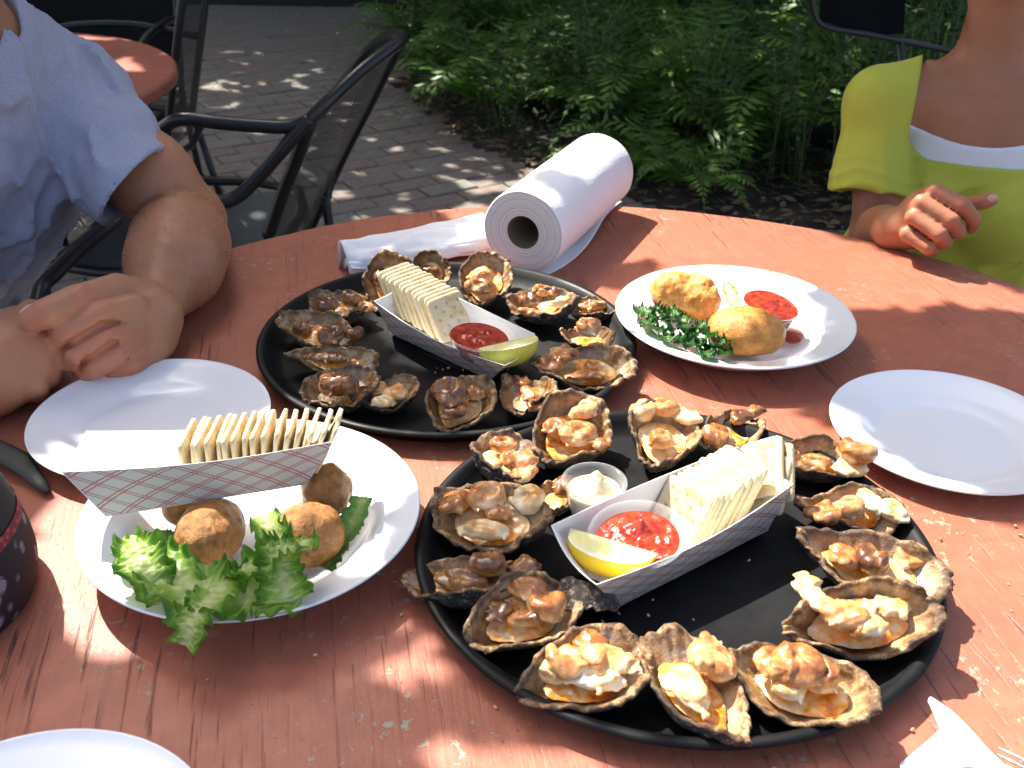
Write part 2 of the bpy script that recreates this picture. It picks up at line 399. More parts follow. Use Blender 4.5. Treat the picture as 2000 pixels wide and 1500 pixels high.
def weed_mesh(seed,n=9,L=.55):
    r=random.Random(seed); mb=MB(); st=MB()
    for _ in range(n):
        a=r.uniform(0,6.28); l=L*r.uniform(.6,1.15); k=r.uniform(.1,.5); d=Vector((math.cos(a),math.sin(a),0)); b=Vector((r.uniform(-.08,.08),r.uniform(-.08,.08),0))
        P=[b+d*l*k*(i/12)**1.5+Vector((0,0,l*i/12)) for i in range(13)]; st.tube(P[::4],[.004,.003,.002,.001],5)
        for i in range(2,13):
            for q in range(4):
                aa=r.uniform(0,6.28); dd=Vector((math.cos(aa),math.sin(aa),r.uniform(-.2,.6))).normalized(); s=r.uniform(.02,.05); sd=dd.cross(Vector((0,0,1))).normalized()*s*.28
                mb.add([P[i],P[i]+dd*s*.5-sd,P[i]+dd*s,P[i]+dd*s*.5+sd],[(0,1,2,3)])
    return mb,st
def plant_proto(kind,seed):
    if kind=='fern': mb,st=fern_mesh(seed); m=M_fern
    elif kind=='grass': mb,st=grass_mesh(seed),None; m=M_fern
    else: mb,st=weed_mesh(seed); m=M_weed
    me=mb.build('foliage',m,smooth=False); fo=me; s=st.build('stem',M_stem) if st else None
    return fo,s
PROT={k:[plant_proto(k,s) for s in range(3)] for k in('fern','grass','weed')}; used={}
LAB={'fern':('fern clump with arching fronds in the bed behind the table','fern'),'grass':('tuft of long arching grass blades in the plant bed','grass tuft'),'weed':('leafy small-leaved weed growing among the ferns','weed')}
def plant(kind,v,x,y,s,rz,label=None):
    fo,st=PROT[kind][v]; z=GZ+.02+.05*min(1,max(0,float(bed(x,y))))
    root=empty({'fern':'fern','grass':'grass_tuft','weed':'leafy_weed'}[kind],(x,y,z),rz,label=label or LAB[kind][0],cat=LAB[kind][1],group={'fern':'ferns in the bed','grass':'grass tufts in the bed','weed':'weeds among the ferns'}[kind] if not label else None); root.scale=(s,s,s)
    for ob in (fo,st):
        if ob is None: continue
        if ob.name not in used: used[ob.name]=1; ob.parent=root
        else: inst(ob,root,Matrix())
r=random.Random(21)
pl=[]
for _ in range(4000):
    x=r.uniform(-.95,3.6); y=r.uniform(3.5,7.0); b=float(bed(x,y))
    if b<.12 or (x>1.9 and y<3.9): continue
    if all((x-a)**2+(y-c)**2>(.22+.05*(c-3.5))**2 for a,c in pl): pl.append((x,y))
pl.sort(key=lambda p:float(bed(*p)))
for q,(x,y) in enumerate(pl):
    b=float(bed(x,y)); k=r.choices(['fern','grass','weed'],[.5,.22,.28])[0]; s=(.55+.45*min(1,b/.5))*r.uniform(.8,1.25)*(1.15 if k!='grass' else 1)
    plant(k,r.randrange(3),x,y,s,r.uniform(0,6.28))
# low undergrowth filling the bed
mb=MB(); r=random.Random(4)
for _ in range(15000):
    x=r.uniform(-1.1,3.4); y=r.uniform(3.6,7.4); b=float(bed(x,y))
    if b<.02: continue
    z=GZ+.03+r.random()**1.5*min(.5,.06+b*.5); a=r.uniform(0,6.28); s=r.uniform(.012,.035); d=Vector((math.cos(a),math.sin(a),r.uniform(-.5,.7)))*s; sd=Vector((-math.sin(a),math.cos(a),r.uniform(-.3,.3)))*s*.35
    p=Vector((x,y,z)); mb.add([p-d,p-sd,p+d,p+sd],[(0,1,2,3)])
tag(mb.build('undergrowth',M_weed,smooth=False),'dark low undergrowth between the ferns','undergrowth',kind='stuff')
# board fence closing the yard, blocking sky light; deep shade put into its colour
fence=empty('board_fence',(0,7.32,GZ),label='board fence at the far end of the yard, coloured near black for deep shade',cat='fence')
M_fence=plain('deep_shade_black',(.016,.014,.012),.8); bd=MB(); bd.box((0,0,1.25),(.1985,.025,2.5)); b0=bd.build('board',M_fence,fence,smooth=False); b0.location=(-6,0,0)
for i in range(1,62): c=inst(b0,fence); c.location=(-6+i*.2,rng.uniform(-.004,.004),0)
rl=MB(); rl.box((0,.03,.5),(12.6,.04,.09)); rl.build('rail',M_fence,fence,smooth=False)
# ================================================================ tables
TC=Vector((.0923,.8006,0)); TR=.6876
def table(C,Rr,m,label,name='round_table',legs=True,th=.028):
    root=empty(name,(C[0],C[1],GZ),label=label,cat='table'); H=-GZ
    n=240; pr=[(0,H-th),(Rr-.006,H-th),(Rr,H-th+.005),(Rr,H-.007),(Rr-.002,H-.003),(Rr-.007,H),(Rr*.97,H)]
    V,Fs=lathe(pr,n); W=[]
    for (x,y,z) in V:
        rr=math.hypot(x,y); a=math.atan2(y,x); k=1+(.0018*math.sin(7*a+1)+.0015*math.sin(19*a)+.0009*math.sin(47*a+2))*(rr>.5*Rr) if rr>0 else 1
        W.append((x*k,y*k,z))
    m_=len(pr); ring=[k*m_+m_-1 for k in range(n)]; Fs=list(Fs)+[tuple(ring)]
    mesh('table_top',W,Fs,m,root,smooth=False)
    mb=MB(); mb.tube([(0,0,.04),(0,0,H-th-.04)],.038,20); mb.build('pedestal',M_black,root)
    for k in range(4):
        a=k*math.pi/2+.5; d=Vector((math.cos(a),math.sin(a),0)); q=MB(); q.tube(spline([d*.02+Vector((0,0,.10)),d*.18+Vector((0,0,.07)),d*.34+Vector((0,0,.018))],4),[.02]*8+[.014],8); q.build('leg',M_black,root)
    return root
table(TC,TR,M_paint,'large round red-painted wooden table holding the oyster trays')
table((-1.2,2.2),.475,M_paint2,'small round red table behind the man in the blue shirt','side_table')
# ================================================================ chairs
def tubeobj(name,P,r,root,m=None,sp=6,n=10,**k):
    mb=MB(); P=[Vector(p)-root.location for p in P]; Q=spline(P,sp) if len(P)>2 else P; mb.tube(Q,r,n); return mb.build(name,m or M_black,root)
def sheet(name,rails,root,m,n=14,th=0,):
    """surface lofted through polylines (each a list of world points)"""
    S=[spline(rr,6) if len(rr)>2 else [Vector(rr[0]).lerp(Vector(rr[1]),i/12) for i in range(13)] for rr in rails]; L=min(len(s) for s in S)
    S=[[s[round(i*(len(s)-1)/(L-1))] for i in range(L)] for s in S]; V=[];UV=[];cols=[]
    for i in range(L): cols.append(spline([s[i] for s in S],n//max(1,len(S)-1)))
    m_=len(cols[0])
    for i in range(L):
        u=0
        for j in range(m_):
            if j: u+=(cols[i][j]-cols[i][j-1]).length
            v=sum((cols[a][m_//2]-cols[a-1][m_//2]).length for a in range(1,i+1)); V.append(cols[i][j]-root.location); UV.append((u,v))
    Fs=[(i*m_+j,i*m_+j+1,(i+1)*m_+j+1,(i+1)*m_+j) for i in range(L-1) for j in range(m_-1)]
    return mesh(name,V,Fs,m,root,uv=UV)
ch=empty('mesh_chair',(-.5,2.1,GZ),label='black metal mesh patio chair standing empty behind the table, its back to the ferns',cat='chair')
# near side: back rail sweeps down into the arm
A0=aty(785,80,2.02); 
P_top=[aty(602,236,1.86),aty(650,190,1.88),aty(700,143,1.92),aty(750,104,1.98),aty(780,82,2.05),aty(783,70,2.12),aty(760,72,2.22),aty(722,98,2.34),aty(672,160,2.42),aty(625,225,2.45)]
tubeobj('back_rail',P_top,.012,ch)
tubeobj('arm',[aty(602,236,1.86),aty(570,247,1.86),aty(520,247,1.86),aty(430,240,1.86),aty(360,232,1.86),aty(325,245,1.87),aty(300,275,1.88),aty(285,330,1.89)],.0125,ch)
tubeobj('arm_brace',[aty(606,232,1.86),aty(560,282,1.85),aty(505,345,1.84),aty(465,383,1.83),aty(425,398,1.82),aty(380,405,1.84)],.013,ch)
E0=[aty(606,236,1.87),aty(580,310,1.88),aty(552,380,1.89),aty(524,462,1.9)]
E1=[aty(690,160,1.95),aty(672,240,2.0),aty(625,350,2.05),aty(570,458,2.08)]
E2=[aty(783,84,2.10),aty(722,205,2.16),aty(664,320,2.2),aty(606,450,2.22)]
E3=[aty(735,100,2.3),aty(690,200,2.36),aty(650,320,2.38),aty(590,440,2.38)]
sheet('mesh_back',[E0,E1,E2,E3],ch,M_mesh,15)
tubeobj('back_post',E0,.013,ch); tubeobj('back_post',E2,.010,ch)
seat=[aty(524,462,1.9),aty(606,450,2.22),aty(590,440,2.4)]
sz=-.31
S=[Vector((-.50,1.93,sz)),Vector((-.95,1.95,sz)),Vector((-.95,2.42,sz)),Vector((-.52,2.42,sz))]
sheet('mesh_seat',[[S[0],(S[0]+S[1])/2-Vector((0,0,.015)),S[1]],[(S[0]+S[3])/2-Vector((0,0,.03)),(S[0]+S[2])/2-Vector((0,0,.03)),(S[1]+S[2])/2-Vector((0,0,.02))],[S[3],(S[3]+S[2])/2-Vector((0,0,.015)),S[2]]],ch,plain('slate_seat_mesh',(.05,.065,.075),.5),12)
tubeobj('seat_rail',[S[0],S[1],S[2],S[3],S[0]],.011,ch,sp=3)
g=Vector((0,0,GZ))
tubeobj('leg',[aty(652,330,2.2),aty(640,380,2.18),aty(643,440,2.16),Vector((-.36,2.12,GZ+.01))],.010,ch)
tubeobj('leg',[aty(524,462,1.9),Vector((-.45,1.9,GZ+.01))],.011,ch); tubeobj('leg',[S[1],Vector((-.99,1.93,GZ+.01))],.011,ch); tubeobj('leg',[S[2],Vector((-.99,2.44,GZ+.01))],.011,ch); tubeobj('leg',[S[3],Vector((-.46,2.45,GZ+.01))],.011,ch)
# a chair of a regular build, for the ones behind
def chair(loc,rz,label,cat='chair',s=1.,bm=None):
    root=empty('patio_chair',loc,rz,label=label,cat=cat); L=root.location.copy(); root.location=(0,0,0)
    W=.24; 
    for sx in(-1,1):
        tubeobj('back_post',[(sx*W,-.2,.42),(sx*W,-.25,.62),(sx*W*.98,-.31,.86),(sx*W*.7,-.335,.92)],.011,root)
        tubeobj('arm',[(sx*W,-.25,.64),(sx*(W+.03),-.05,.67),(sx*(W+.03),.15,.66),(sx*(W+.02),.22,.6),(sx*W,.22,.43)],.011,root)
        tubeobj('leg',[(sx*W,.22,.43),(sx*(W+.02),.25,.0)],.011,root); tubeobj('leg',[(sx*W,-.2,.42),(sx*(W+.01),-.28,.0)],.011,root)
    tubeobj('top_rail',[(-W*.7,-.335,.92),(0,-.345,.935),(W*.7,-.335,.92)],.011,root)
    tubeobj('seat_rail',[(-W,.22,.43),(W,.22,.43),(W,-.2,.42),(-W,-.2,.42),(-W,.22,.43)],.010,root,sp=3)
    sheet('mesh_back',[[(-W,-.2,.44),(-W,-.25,.62),(-W*.85,-.32,.9)],[(0,-.24,.44),(0,-.29,.65),(0,-.345,.93)],[(W,-.2,.44),(W,-.25,.62),(W*.85,-.32,.9)]],root,bm or M_mesh,12)
    sheet('mesh_seat',[[(-W,.21,.43),(-W,0,.42),(-W,-.2,.425)],[(0,.21,.42),(0,0,.40),(0,-.2,.415)],[(W,.21,.43),(W,0,.42),(W,-.2,.425)]],root,M_mesh,12)
    root.location=L; root.scale=(s,s,s); return root
chair((-1.14,2.86,GZ),R(97),'black mesh chair beyond the small red table, nearest the brick path',bm=M_mesh)
M_bk=plain('black_sling_back',(.006,.006,.007),.8,Specular_IOR_Level=.2)
chair((-1.30,3.13,GZ),R(180),'black sling chair pushed up to the back of the small red table',bm=M_bk)
chair((-2.05,3.3,GZ),R(172),'black mesh chair standing in the dark behind the other patio chairs')
wc=empty('patio_chair',(1.2,2.75,GZ),label='black patio chair with a thin curved rail, in the dark behind the woman in yellow',cat='chair')
M_dk=plain('black_sling',(.004,.004,.005),.9,Specular_IOR_Level=.1)
rod=[aty(1582,-40,2.7),aty(1586,10,2.7),aty(1598,42,2.7),aty(1625,56,2.7),aty(1700,68,2.72),aty(1800,88,2.75),aty(1960,120,2.8)]
tubeobj('curved_rail',rod,.0075,wc)
up_=Vector((0,.10,.34)); sheet('sling_back',[[rod[2]+Vector((.004,.01,.0)),rod[2]+Vector((.004,.01,.0))+up_*.5,rod[2]+Vector((.03,.02,.01))+up_],[rod[4]+Vector((0,.01,.0)),rod[4]+Vector((0,.05,.01))+up_*.5,rod[4]+Vector((0,.03,.01))+up_],[rod[4]+Vector((.09,.02,0)),rod[4]+Vector((.09,.04,0))+up_*.5,rod[4]+Vector((.09,.02,0))+up_]],wc,M_dk,12)
tubeobj('leg',[aty(1760,80,2.74),Vector((1.17,2.80,GZ+.01))],.010,wc); tubeobj('back_post',[Vector((1.17,2.80,-.31)),aty(1960,120,2.8)+Vector((0,.0,.0)),aty(1960,120,2.8)+Vector((-.03,.05,.40))],.010,wc)
for q in ((1.60,2.74),(1.64,3.22),(1.22,3.25)): tubeobj('leg',[Vector((q[0],q[1],-.31)),Vector((q[0]+.01,q[1],GZ+.01))],.010,wc)
tubeobj('seat_rail',[Vector((1.17,2.78,-.31)),Vector((1.60,2.74,-.31)),Vector((1.64,3.22,-.31)),Vector((1.22,3.25,-.31)),Vector((1.17,2.78,-.31))],.010,wc,sp=3)
sheet('sling_seat',[[Vector((1.17,2.78,-.31)),Vector((1.6,2.74,-.31))],[Vector((1.22,3.25,-.31)),Vector((1.64,3.22,-.31))]],wc,M_dk,12)
# ================================================================ tableware
def m_ceramic(name,c):
    n=NM(name); n.col(c); n.set(Roughness=.22,Specular_IOR_Level=.5,Coat_Weight=.5,Coat_Roughness=.12); n.bump(n.noise(60,n.co(),2),.04,.0006); return n.m
M_white=m_ceramic('white_melamine',(.78,.79,.80))
def m_tray():
    n=NM('black_tray_plastic'); g=n.co(); n.col(n.mix(n.f(n.noise(25,g,4,.6),[(.4,0),(.7,1)]),(.0035,.0035,.004),(.007,.007,.0075))); n.set(Roughness=n.f(n.noise(18,g,4,.65),[(.35,.40),(.65,.62)]),Specular_IOR_Level=.22); n.bump(n.noise(900,g,2),.15,.0004); return n.m
M_tray=m_tray()
def plate(x,y,prof,label,cat='plate',m=None,name='plate',group=None,n=128):
    V,Fs=lathe(prof,n); o=mesh(name,V,Fs,m or M_white,loc=(x,y,0)); return tag(o,label,cat,group)
side=[(0,.004),(.060,.0042),(.068,.0055),(.076,.010),(.082,.0125),(.100,.0165),(.1085,.0198),(.1096,.0206),(.1100,.0196),(.1085,.0178),(.084,.0098),(.072,.003),(.066,.001),(.062,0),(.058,.0012),(0,.0016)]
dp=[(0,.0045),(.070,.0052),(.083,.009),(.092,.018),(.098,.0245),(.104,.027),(.122,.031),(.1305,.0345),(.1325,.0352),(.1332,.0340),(.131,.0318),(.104,.0232),(.096,.017),(.086,.006),(.076,.0012),(.072,0),(.068,.0015),(0,.002)]
side_g='white side plates'
plate(-.3377,.8374,side,'empty white side plate behind the paper boat, in front of the man in blue','side plate',group=side_g,name='side_plate')
plate(.4116,.8388,side,'empty white side plate alone at the right of the table','side plate',group=side_g,name='side_plate')
plate(-.2632,.3510,side,'white side plate cut off at the front corner of the table','side plate',group=side_g,name='side_plate')
PL=(-.2050,.6755); PC=(.2445,1.0500)
plate(*PL,dp,'deep wide-rimmed white plate with lettuce and fritters under a paper boat','dinner plate',name='dinner_plate',group='deep dinner plates')
plate(*PC,[(r*.985,z) for r,z in dp],'deep wide-rimmed white plate with two fritters, kale and a cup of sauce','dinner plate',name='dinner_plate',group='deep dinner plates')
tr=[(0,.004),(.176,.004),(.183,.006),(.190,.014),(.1945,.0195),(.1975,.0212),(.2005,.0212),(.2030,.0198),(.2032,.0180),(.2005,.0170),(.1965,.0165),(.190,.006),(.184,.001),(.180,0),(0,.0005)]
TN=(.1293,.6567); TF=(-.0698,1.0105)
plate(*TN,tr,'round black serving tray of broiled oysters nearest the camera','tray',m=M_tray,name='serving_tray',n=160)
plate(*TF,tr,'round black serving tray of broiled oysters at the back, beside the paper towel roll','tray',m=M_tray,name='serving_tray',n=160)
# ---------- paper boats
def m_plaid():
    n=NM('red_plaid_paper'); u=n.co('UV'); s=n.new('SeparateXYZ'); n.L(u,s.inputs[0])
    a=n.math('ADD',n.math('MULTIPLY',s.outputs[0],.78),n.math('MULTIPLY',s.outputs[1],.95)); b=n.math('SUBTRACT',n.math('MULTIPLY',s.outputs[0],.62),n.math('MULTIPLY',s.outputs[1],1.0))
    def lines(v):
        f=n.math('FRACT',n.math('MULTIPLY',v,1/.0165)); r=0
        l1=n.math('LESS_THAN',n.math('ABSOLUTE',n.math('SUBTRACT',f,.40)),.035); l2=n.math('LESS_THAN',n.math('ABSOLUTE',n.math('SUBTRACT',f,.58)),.035)
        return n.math('MAXIMUM',l1,l2)
    k=n.math('MAXIMUM',lines(a),lines(b)); geo=n.new('NewGeometry')
    c=n.mix(n.math('MULTIPLY',k,.85),(.62,.59,.51),(.46,.07,.07)); n.col(c); n.set(Roughness=.55); n.bump(n.noise(70,n.co(),3),.2,.0006); return n.m
M_plaid=m_plaid()
def m_paper(name,c,b=.25):
    n=NM(name); n.col(c); n.set(Roughness=.7,Subsurface_Weight=.0); n.bump(n.noise(60,n.co(),4,.6),b,.0015); return n.m
M_card=m_paper('white_card',(.80,.80,.78))
def boat(loc,top,bot,label,bulge=.004):
    """top/bot: four world corners, running round; side 0-1 is a long side"""
    root=empty('paper_boat',loc,label=label,cat='paper tray',group='red plaid paper food trays'); L=Vector(loc); T=[Vector(p)-L for p in top]; B=[Vector(p)-L for p in bot]
    cen=sum(T,Vector())/4; nx=14; ny=5; th=.0006
    def panel(a,b,c,d,out,name,bul):
        V=[];UV=[];Fs=[]
        for j in range(ny+1):
            for i in range(nx+1):
                s=i/nx;t=j/ny; p=(a*(1-s)+b*s)*(1-t)+(d*(1-s)+c*s)*t; q=p+out*(bul*math.sin(math.pi*s)*math.sin(math.pi*min(1,t*.9+.1)*.5)*1.5)+Vector((0,0,-.0035*math.sin(math.pi*s)*t*(abs(bul)>0)*(1.0)))
                V.append(q); UV.append((s*(a-b).length,t*(a-d).length))
        Fs=[(j*(nx+1)+i,j*(nx+1)+i+1,(j+1)*(nx+1)+i+1,(j+1)*(nx+1)+i) for j in range(ny) for i in range(nx)]
        k=len(V); V2=[v-out*th for v in V]; F2=[tuple(x+k for x in f)[::-1] for f in Fs]
        rim=[]; W=nx+1
        for i in range(nx): rim+=[(ny*W+i,ny*W+i+1,k+ny*W+i+1,k+ny*W+i),(i+1,i,k+i,k+i+1)]
        for j in range(ny): rim+=[(j*W,(j+1)*W,k+(j+1)*W,k+j*W),((j+1)*W+nx,j*W+nx,k+j*W+nx,k+(j+1)*W+nx)]
        o=mesh(name,V+V2,Fs+F2+rim,[M_plaid,M_card],root,uv=UV+UV,smooth=False)
        for i,p in enumerate(o.data.polygons): p.material_index=0 if i<len(Fs) else 1
        return o
    for i,nm in enumerate(('side_panel','end_panel','side_panel','end_panel')):
        a,b,c,d=B[i],B[(i+1)%4],T[(i+1)%4],T[i]; nrm=(b-a).cross(d-a).normalized(); mid=(a+b+c+d)/4
        if nrm.dot(mid-cen)<0: nrm=-nrm
        panel(a,b,c,d,nrm,nm,bulge if i%2==0 else bulge*.5)
    mb=MB(); up=Vector((0,0,.0006)); mb.add([b-up for b in B]+[b+up for b in B],[(0,1,2,3),(7,6,5,4)]); o=mb.build('base_panel',M_card,root,smooth=False); return root
# ---------- crackers
def m_cracker():
    n=NM('saltine'); g=n.co(); sz=n.new('SeparateXYZ'); n.L(g,sz.inputs[0])
    c=n.mix(n.f(n.noise(75,g,3,.6),[(.52,0),(.68,.6)]),(.68,.56,.34),(.52,.33,.12)); c=n.mix(n.f(n.noise(330,g,3,.6),[(.6,0),(.75,.35)]),c,(.70,.50,.24)); pit=n.attr('t'); c=n.mix(n.math('MULTIPLY',pit,.95),c,(.26,.14,.05))
    n.col(c); n.set(Roughness=.75,Subsurface_Weight=.12,Subsurface_Radius=(.004,.003,.0015),Subsurface_Scale=.5); n.bump(n.noise(650,g,3),.35,.0006); return n.m
M_crk=m_cracker()
def cracker_bm(seed):
    r=np.random.RandomState(seed); n=30; s=.0245; th=.0021; xs=np.linspace(-1,1,n+1); X,Y=np.meshgrid(xs,xs,indexing='ij')
    def edge(t): return 1-.018*(.5+.5*np.cos(t*np.pi*11))
    sx=X*s*np.where(np.abs(X)>.99,edge(Y),1); sy=Y*s*np.where(np.abs(Y)>.99,edge(X),1)
    rc=1-.075*np.abs(X)**7*np.abs(Y)**7; sx=sx*rc; sy=sy*rc; fall=np.clip((1-np.maximum(abs(X),abs(Y)))*9,0,1)**.5; puff=.0004*noise(np.stack([X*3,Y*3,0*X+seed],-1),1,seed)
    pit=0*X
    for a in(-.62,0,.62):
        for b in(-.62,0,.62): pit=np.maximum(pit,np.exp(-((X-a)**2+(Y-b)**2)/.0035))
    for a in(-.31,.31):
        for b in(-.31,.31): pit=np.maximum(pit,np.exp(-((X-a)**2+(Y-b)**2)/.0035))
    bow=.0008*(X**2+Y**2)*r.uniform(-1,1)
    Z1=th*(.6+.4*fall)+puff*fall-.0013*pit+bow; Z2=-th*(.6+.4*fall)-puff*fall+.0011*pit+bow
    V=np.concatenate([np.stack([sx,sy,Z1],-1).reshape(-1,3),np.stack([sx,sy,Z2],-1).reshape(-1,3)]); m=n+1
    i,j=np.meshgrid(np.arange(n),np.arange(n),indexing='ij'); a=(i*m+j).ravel(); F1=np.stack([a,a+m,a+m+1,a+1],1); F2=F1[:,::-1]+m*m
    e=[]; 
    for q in range(n): e+=[(q*m,(q+1)*m,(q+1)*m+m*m,q*m+m*m)[::-1],(q*m+n,(q+1)*m+n,(q+1)*m+n+m*m,q*m+n+m*m),(q,q+1,q+1+m*m,q+m*m),(n*m+q,n*m+q+1,n*m+q+1+m*m,n*m+q+m*m)[::-1]]
    return V,np.concatenate([F1,F2,np.array(e)]),np.concatenate([pit.ravel(),pit.ravel()])
CRK=[]
def cracker(Mx,label,group):
    k=len(CRK)
    if k<3:
        V,Fs,t=cracker_bm(k+5); o=mesh('cracker',V,Fs,M_crk,attr={'t':t}); CRK.append(o)
    else: o=inst(CRK[k%3]); CRK.append(o)
    o.matrix_world=Mx; return tag(o,label,'cracker',group)
def frame(nrm,up,loc):
    z=Vector(nrm).normalized(); x=Vector(up)-z*z.dot(Vector(up)); x.normalize(); y=z.cross(x); M=Matrix((x,y,z)).transposed().to_4x4(); M.translation=Vector(loc); return M
ORD='first second third fourth fifth sixth seventh eighth ninth tenth eleventh twelfth thirteenth fourteenth fifteenth sixteenth'.split()
# left boat, resting on the fritters
bt=[at(120,922,.088),at(652,862,.093),at(640,800,.093)+Vector((-.005,.02,0)),at(75,905,.088)]
a,b=at(120,922,.088),at(652,862,.093); dL=(b-a).normalized(); pL=Vector((-dL.y,dL.x,0)).normalized()
c,d=at(600,945,.055),at(205,1008,.050)
LB=[a,b,b+pL*.058-dL*.006-Vector((0,0,.018)),a+pL*.070+dL*.006-Vector((0,0,.008))]; BB=[d,c,c+pL*.048,d+pL*.048]
boat((a+b)/2-Vector((0,0,.04)),LB,BB,'red plaid paper boat of upright crackers balanced on the fritters of the left plate')
for q in range(16):
    px=354+17.4*q+(1.2*math.sin(q*2.3)); tilt=.015*math.sin(q*1.9)+.05+.44*max(0,(q-7)/8.)**1.3
    base=a+(b-a)*((px-120)/532.)+pL*(.028+.0015*math.sin(q*2.1)); base.z=.0525+.004*(px-350)/300
    u_=(Vector((0,0,1))*math.cos(tilt)+dL*math.sin(tilt)).normalized(); M=frame(dL*math.cos(tilt)-Vector((0,0,1))*math.sin(tilt)-pL*(.20+rng.uniform(-.02,.02)),u_,base+u_*.0226)
    cracker(M@Matrix.Rotation(rng.uniform(-.02,.02),4,'Z')@Matrix.Scale(.92,4),ORD[q]+' saltine from the left in the upright row in the left paper boat','crackers standing in the left boat')
# near boat
T=[at(1085,1085,.052),at(1548,945,.060),at(1455,868,.062),at(1075,1022,.055)]
T=[at(1165,1142,.050),at(1550,945,.058),at(1440,872,.060),at(1076,1026,.056)]
B=[at(1205,1186,.008),at(1500,1035,.010),at(1440,960,.010),at(1130,1080,.008)]
boat((.13,.65,.004),T,B,'red plaid paper boat with crackers, red sauce and lemon on the near tray')
axn=(T[1]-T[0]).normalized(); latn=Vector((-axn.y,axn.x,0)).normalized(); axn.z=0; axn.normalize()
c0=at(1330,1003,.034); 
for q in range(11):
    tilt=.50; p=c0+axn*(.0058*q)+latn*(.0015*math.sin(q*1.3))+Vector((0,0,.0006*q+(.002 if q>6 else 0)))
    nn=-axn*math.cos(tilt)+Vector((0,0,1))*math.sin(tilt)
    cracker(frame(nn+latn*rng.uniform(-.02,.02),Vector((0,0,1)),p)@Matrix.Rotation(rng.uniform(-.012,.012)+.02,4,'Z'),ORD[q]+' saltine from the sauce cup in the leaning stack in the near paper boat','crackers stacked in the near boat')
for q,(px,py,z,rz,tl) in enumerate([(1498,940,.040,.35,.35),(1512,925,.046,.6,.3),(1486,915,.050,.75,.42)]):
    nn=-axn*math.cos(tl)+Vector((0,0,1))*math.sin(tl)+latn*.25
    cracker(frame(nn,Vector((0,0,1)),at(px,py,z))@Matrix.Rotation(rz,4,'Z'),['saltine turned askew at the far end of the near boat stack','outermost saltine poking over the far corner of the near paper boat','saltine with one corner pointing up behind the near boat stack'][q],'crackers stacked in the near boat')
# far boat
T=[at(730,588,.050),at(985,714,.048),at(1045,652,.050),at(815,545,.056)]
B=[at(762,650,.008),at(958,742,.008),at(1000,700,.008),at(820,600,.008)]
boat((-.07,.99,.004),T,B,'red plaid paper boat with crackers, red sauce and lemon on the back tray')
axf=(T[1]-T[0]); axf.z=0; axf.normalize(); latf=Vector((-axf.y,axf.x,0)); 
c0=at(880,618,.036)
for q in range(13):
    tilt=.5; p=c0-axf*(.0068*q)+latf*(.001*math.sin(q*1.9))+Vector((0,0,.0007*q))
    nn=axf*math.cos(tilt)+Vector((0,0,1))*math.sin(tilt)
    cracker(frame(nn+latf*rng.uniform(-.02,.02),Vector((0,0,1)),p)@Matrix.Rotation(rng.uniform(-.012,.012),4,'Z'),ORD[q]+' saltine from the sauce cup in the leaning stack in the back paper boat','crackers stacked in the back boat')
# ---------- sauce cups
def m_cup():
    n=NM('clear_cup_plastic'); n.col((.85,.85,.86)); n.set(Roughness=.12,IOR=1.45); tr=n.new('BsdfTransparent'); mx=n.new('MixShader'); lw=n.new('LayerWeight'); lw.inputs[0].default_value=.35
    n.L(n.f(lw.outputs['Facing'],[(0,.07),(.6,.16),(1,.75)]),mx.inputs[0]); n.L(tr.outputs[0],mx.inputs[1]); n.L(n.b.outputs[0],mx.inputs[2]); n.L(mx.outputs[0],n.n['Material Output'].inputs[0]); return n.m
M_cup=m_cup()
def m_sauce(name,a,b,rough=.2,bs=.42,f=240):
    n=NM(name); g=n.co(); c=n.mix(n.f(n.noise(f*.5,g,4,.65),[(.38,0),(.62,1)]),a,b); n.col(c); n.set(Roughness=rough,Specular_IOR_Level=.6,Subsurface_Weight=.15,Subsurface_Radius=(.004,.001,.0005),Subsurface_Scale=.5); n.bump(n.noise(f,g,4,.6),bs,.0014); return n.m
M_red=m_sauce('cocktail_sauce',(.27,.012,.006),(.46,.055,.018)); M_horse=m_sauce('horseradish',(.60,.54,.35),(.70,.64,.44),.6,.6,200)
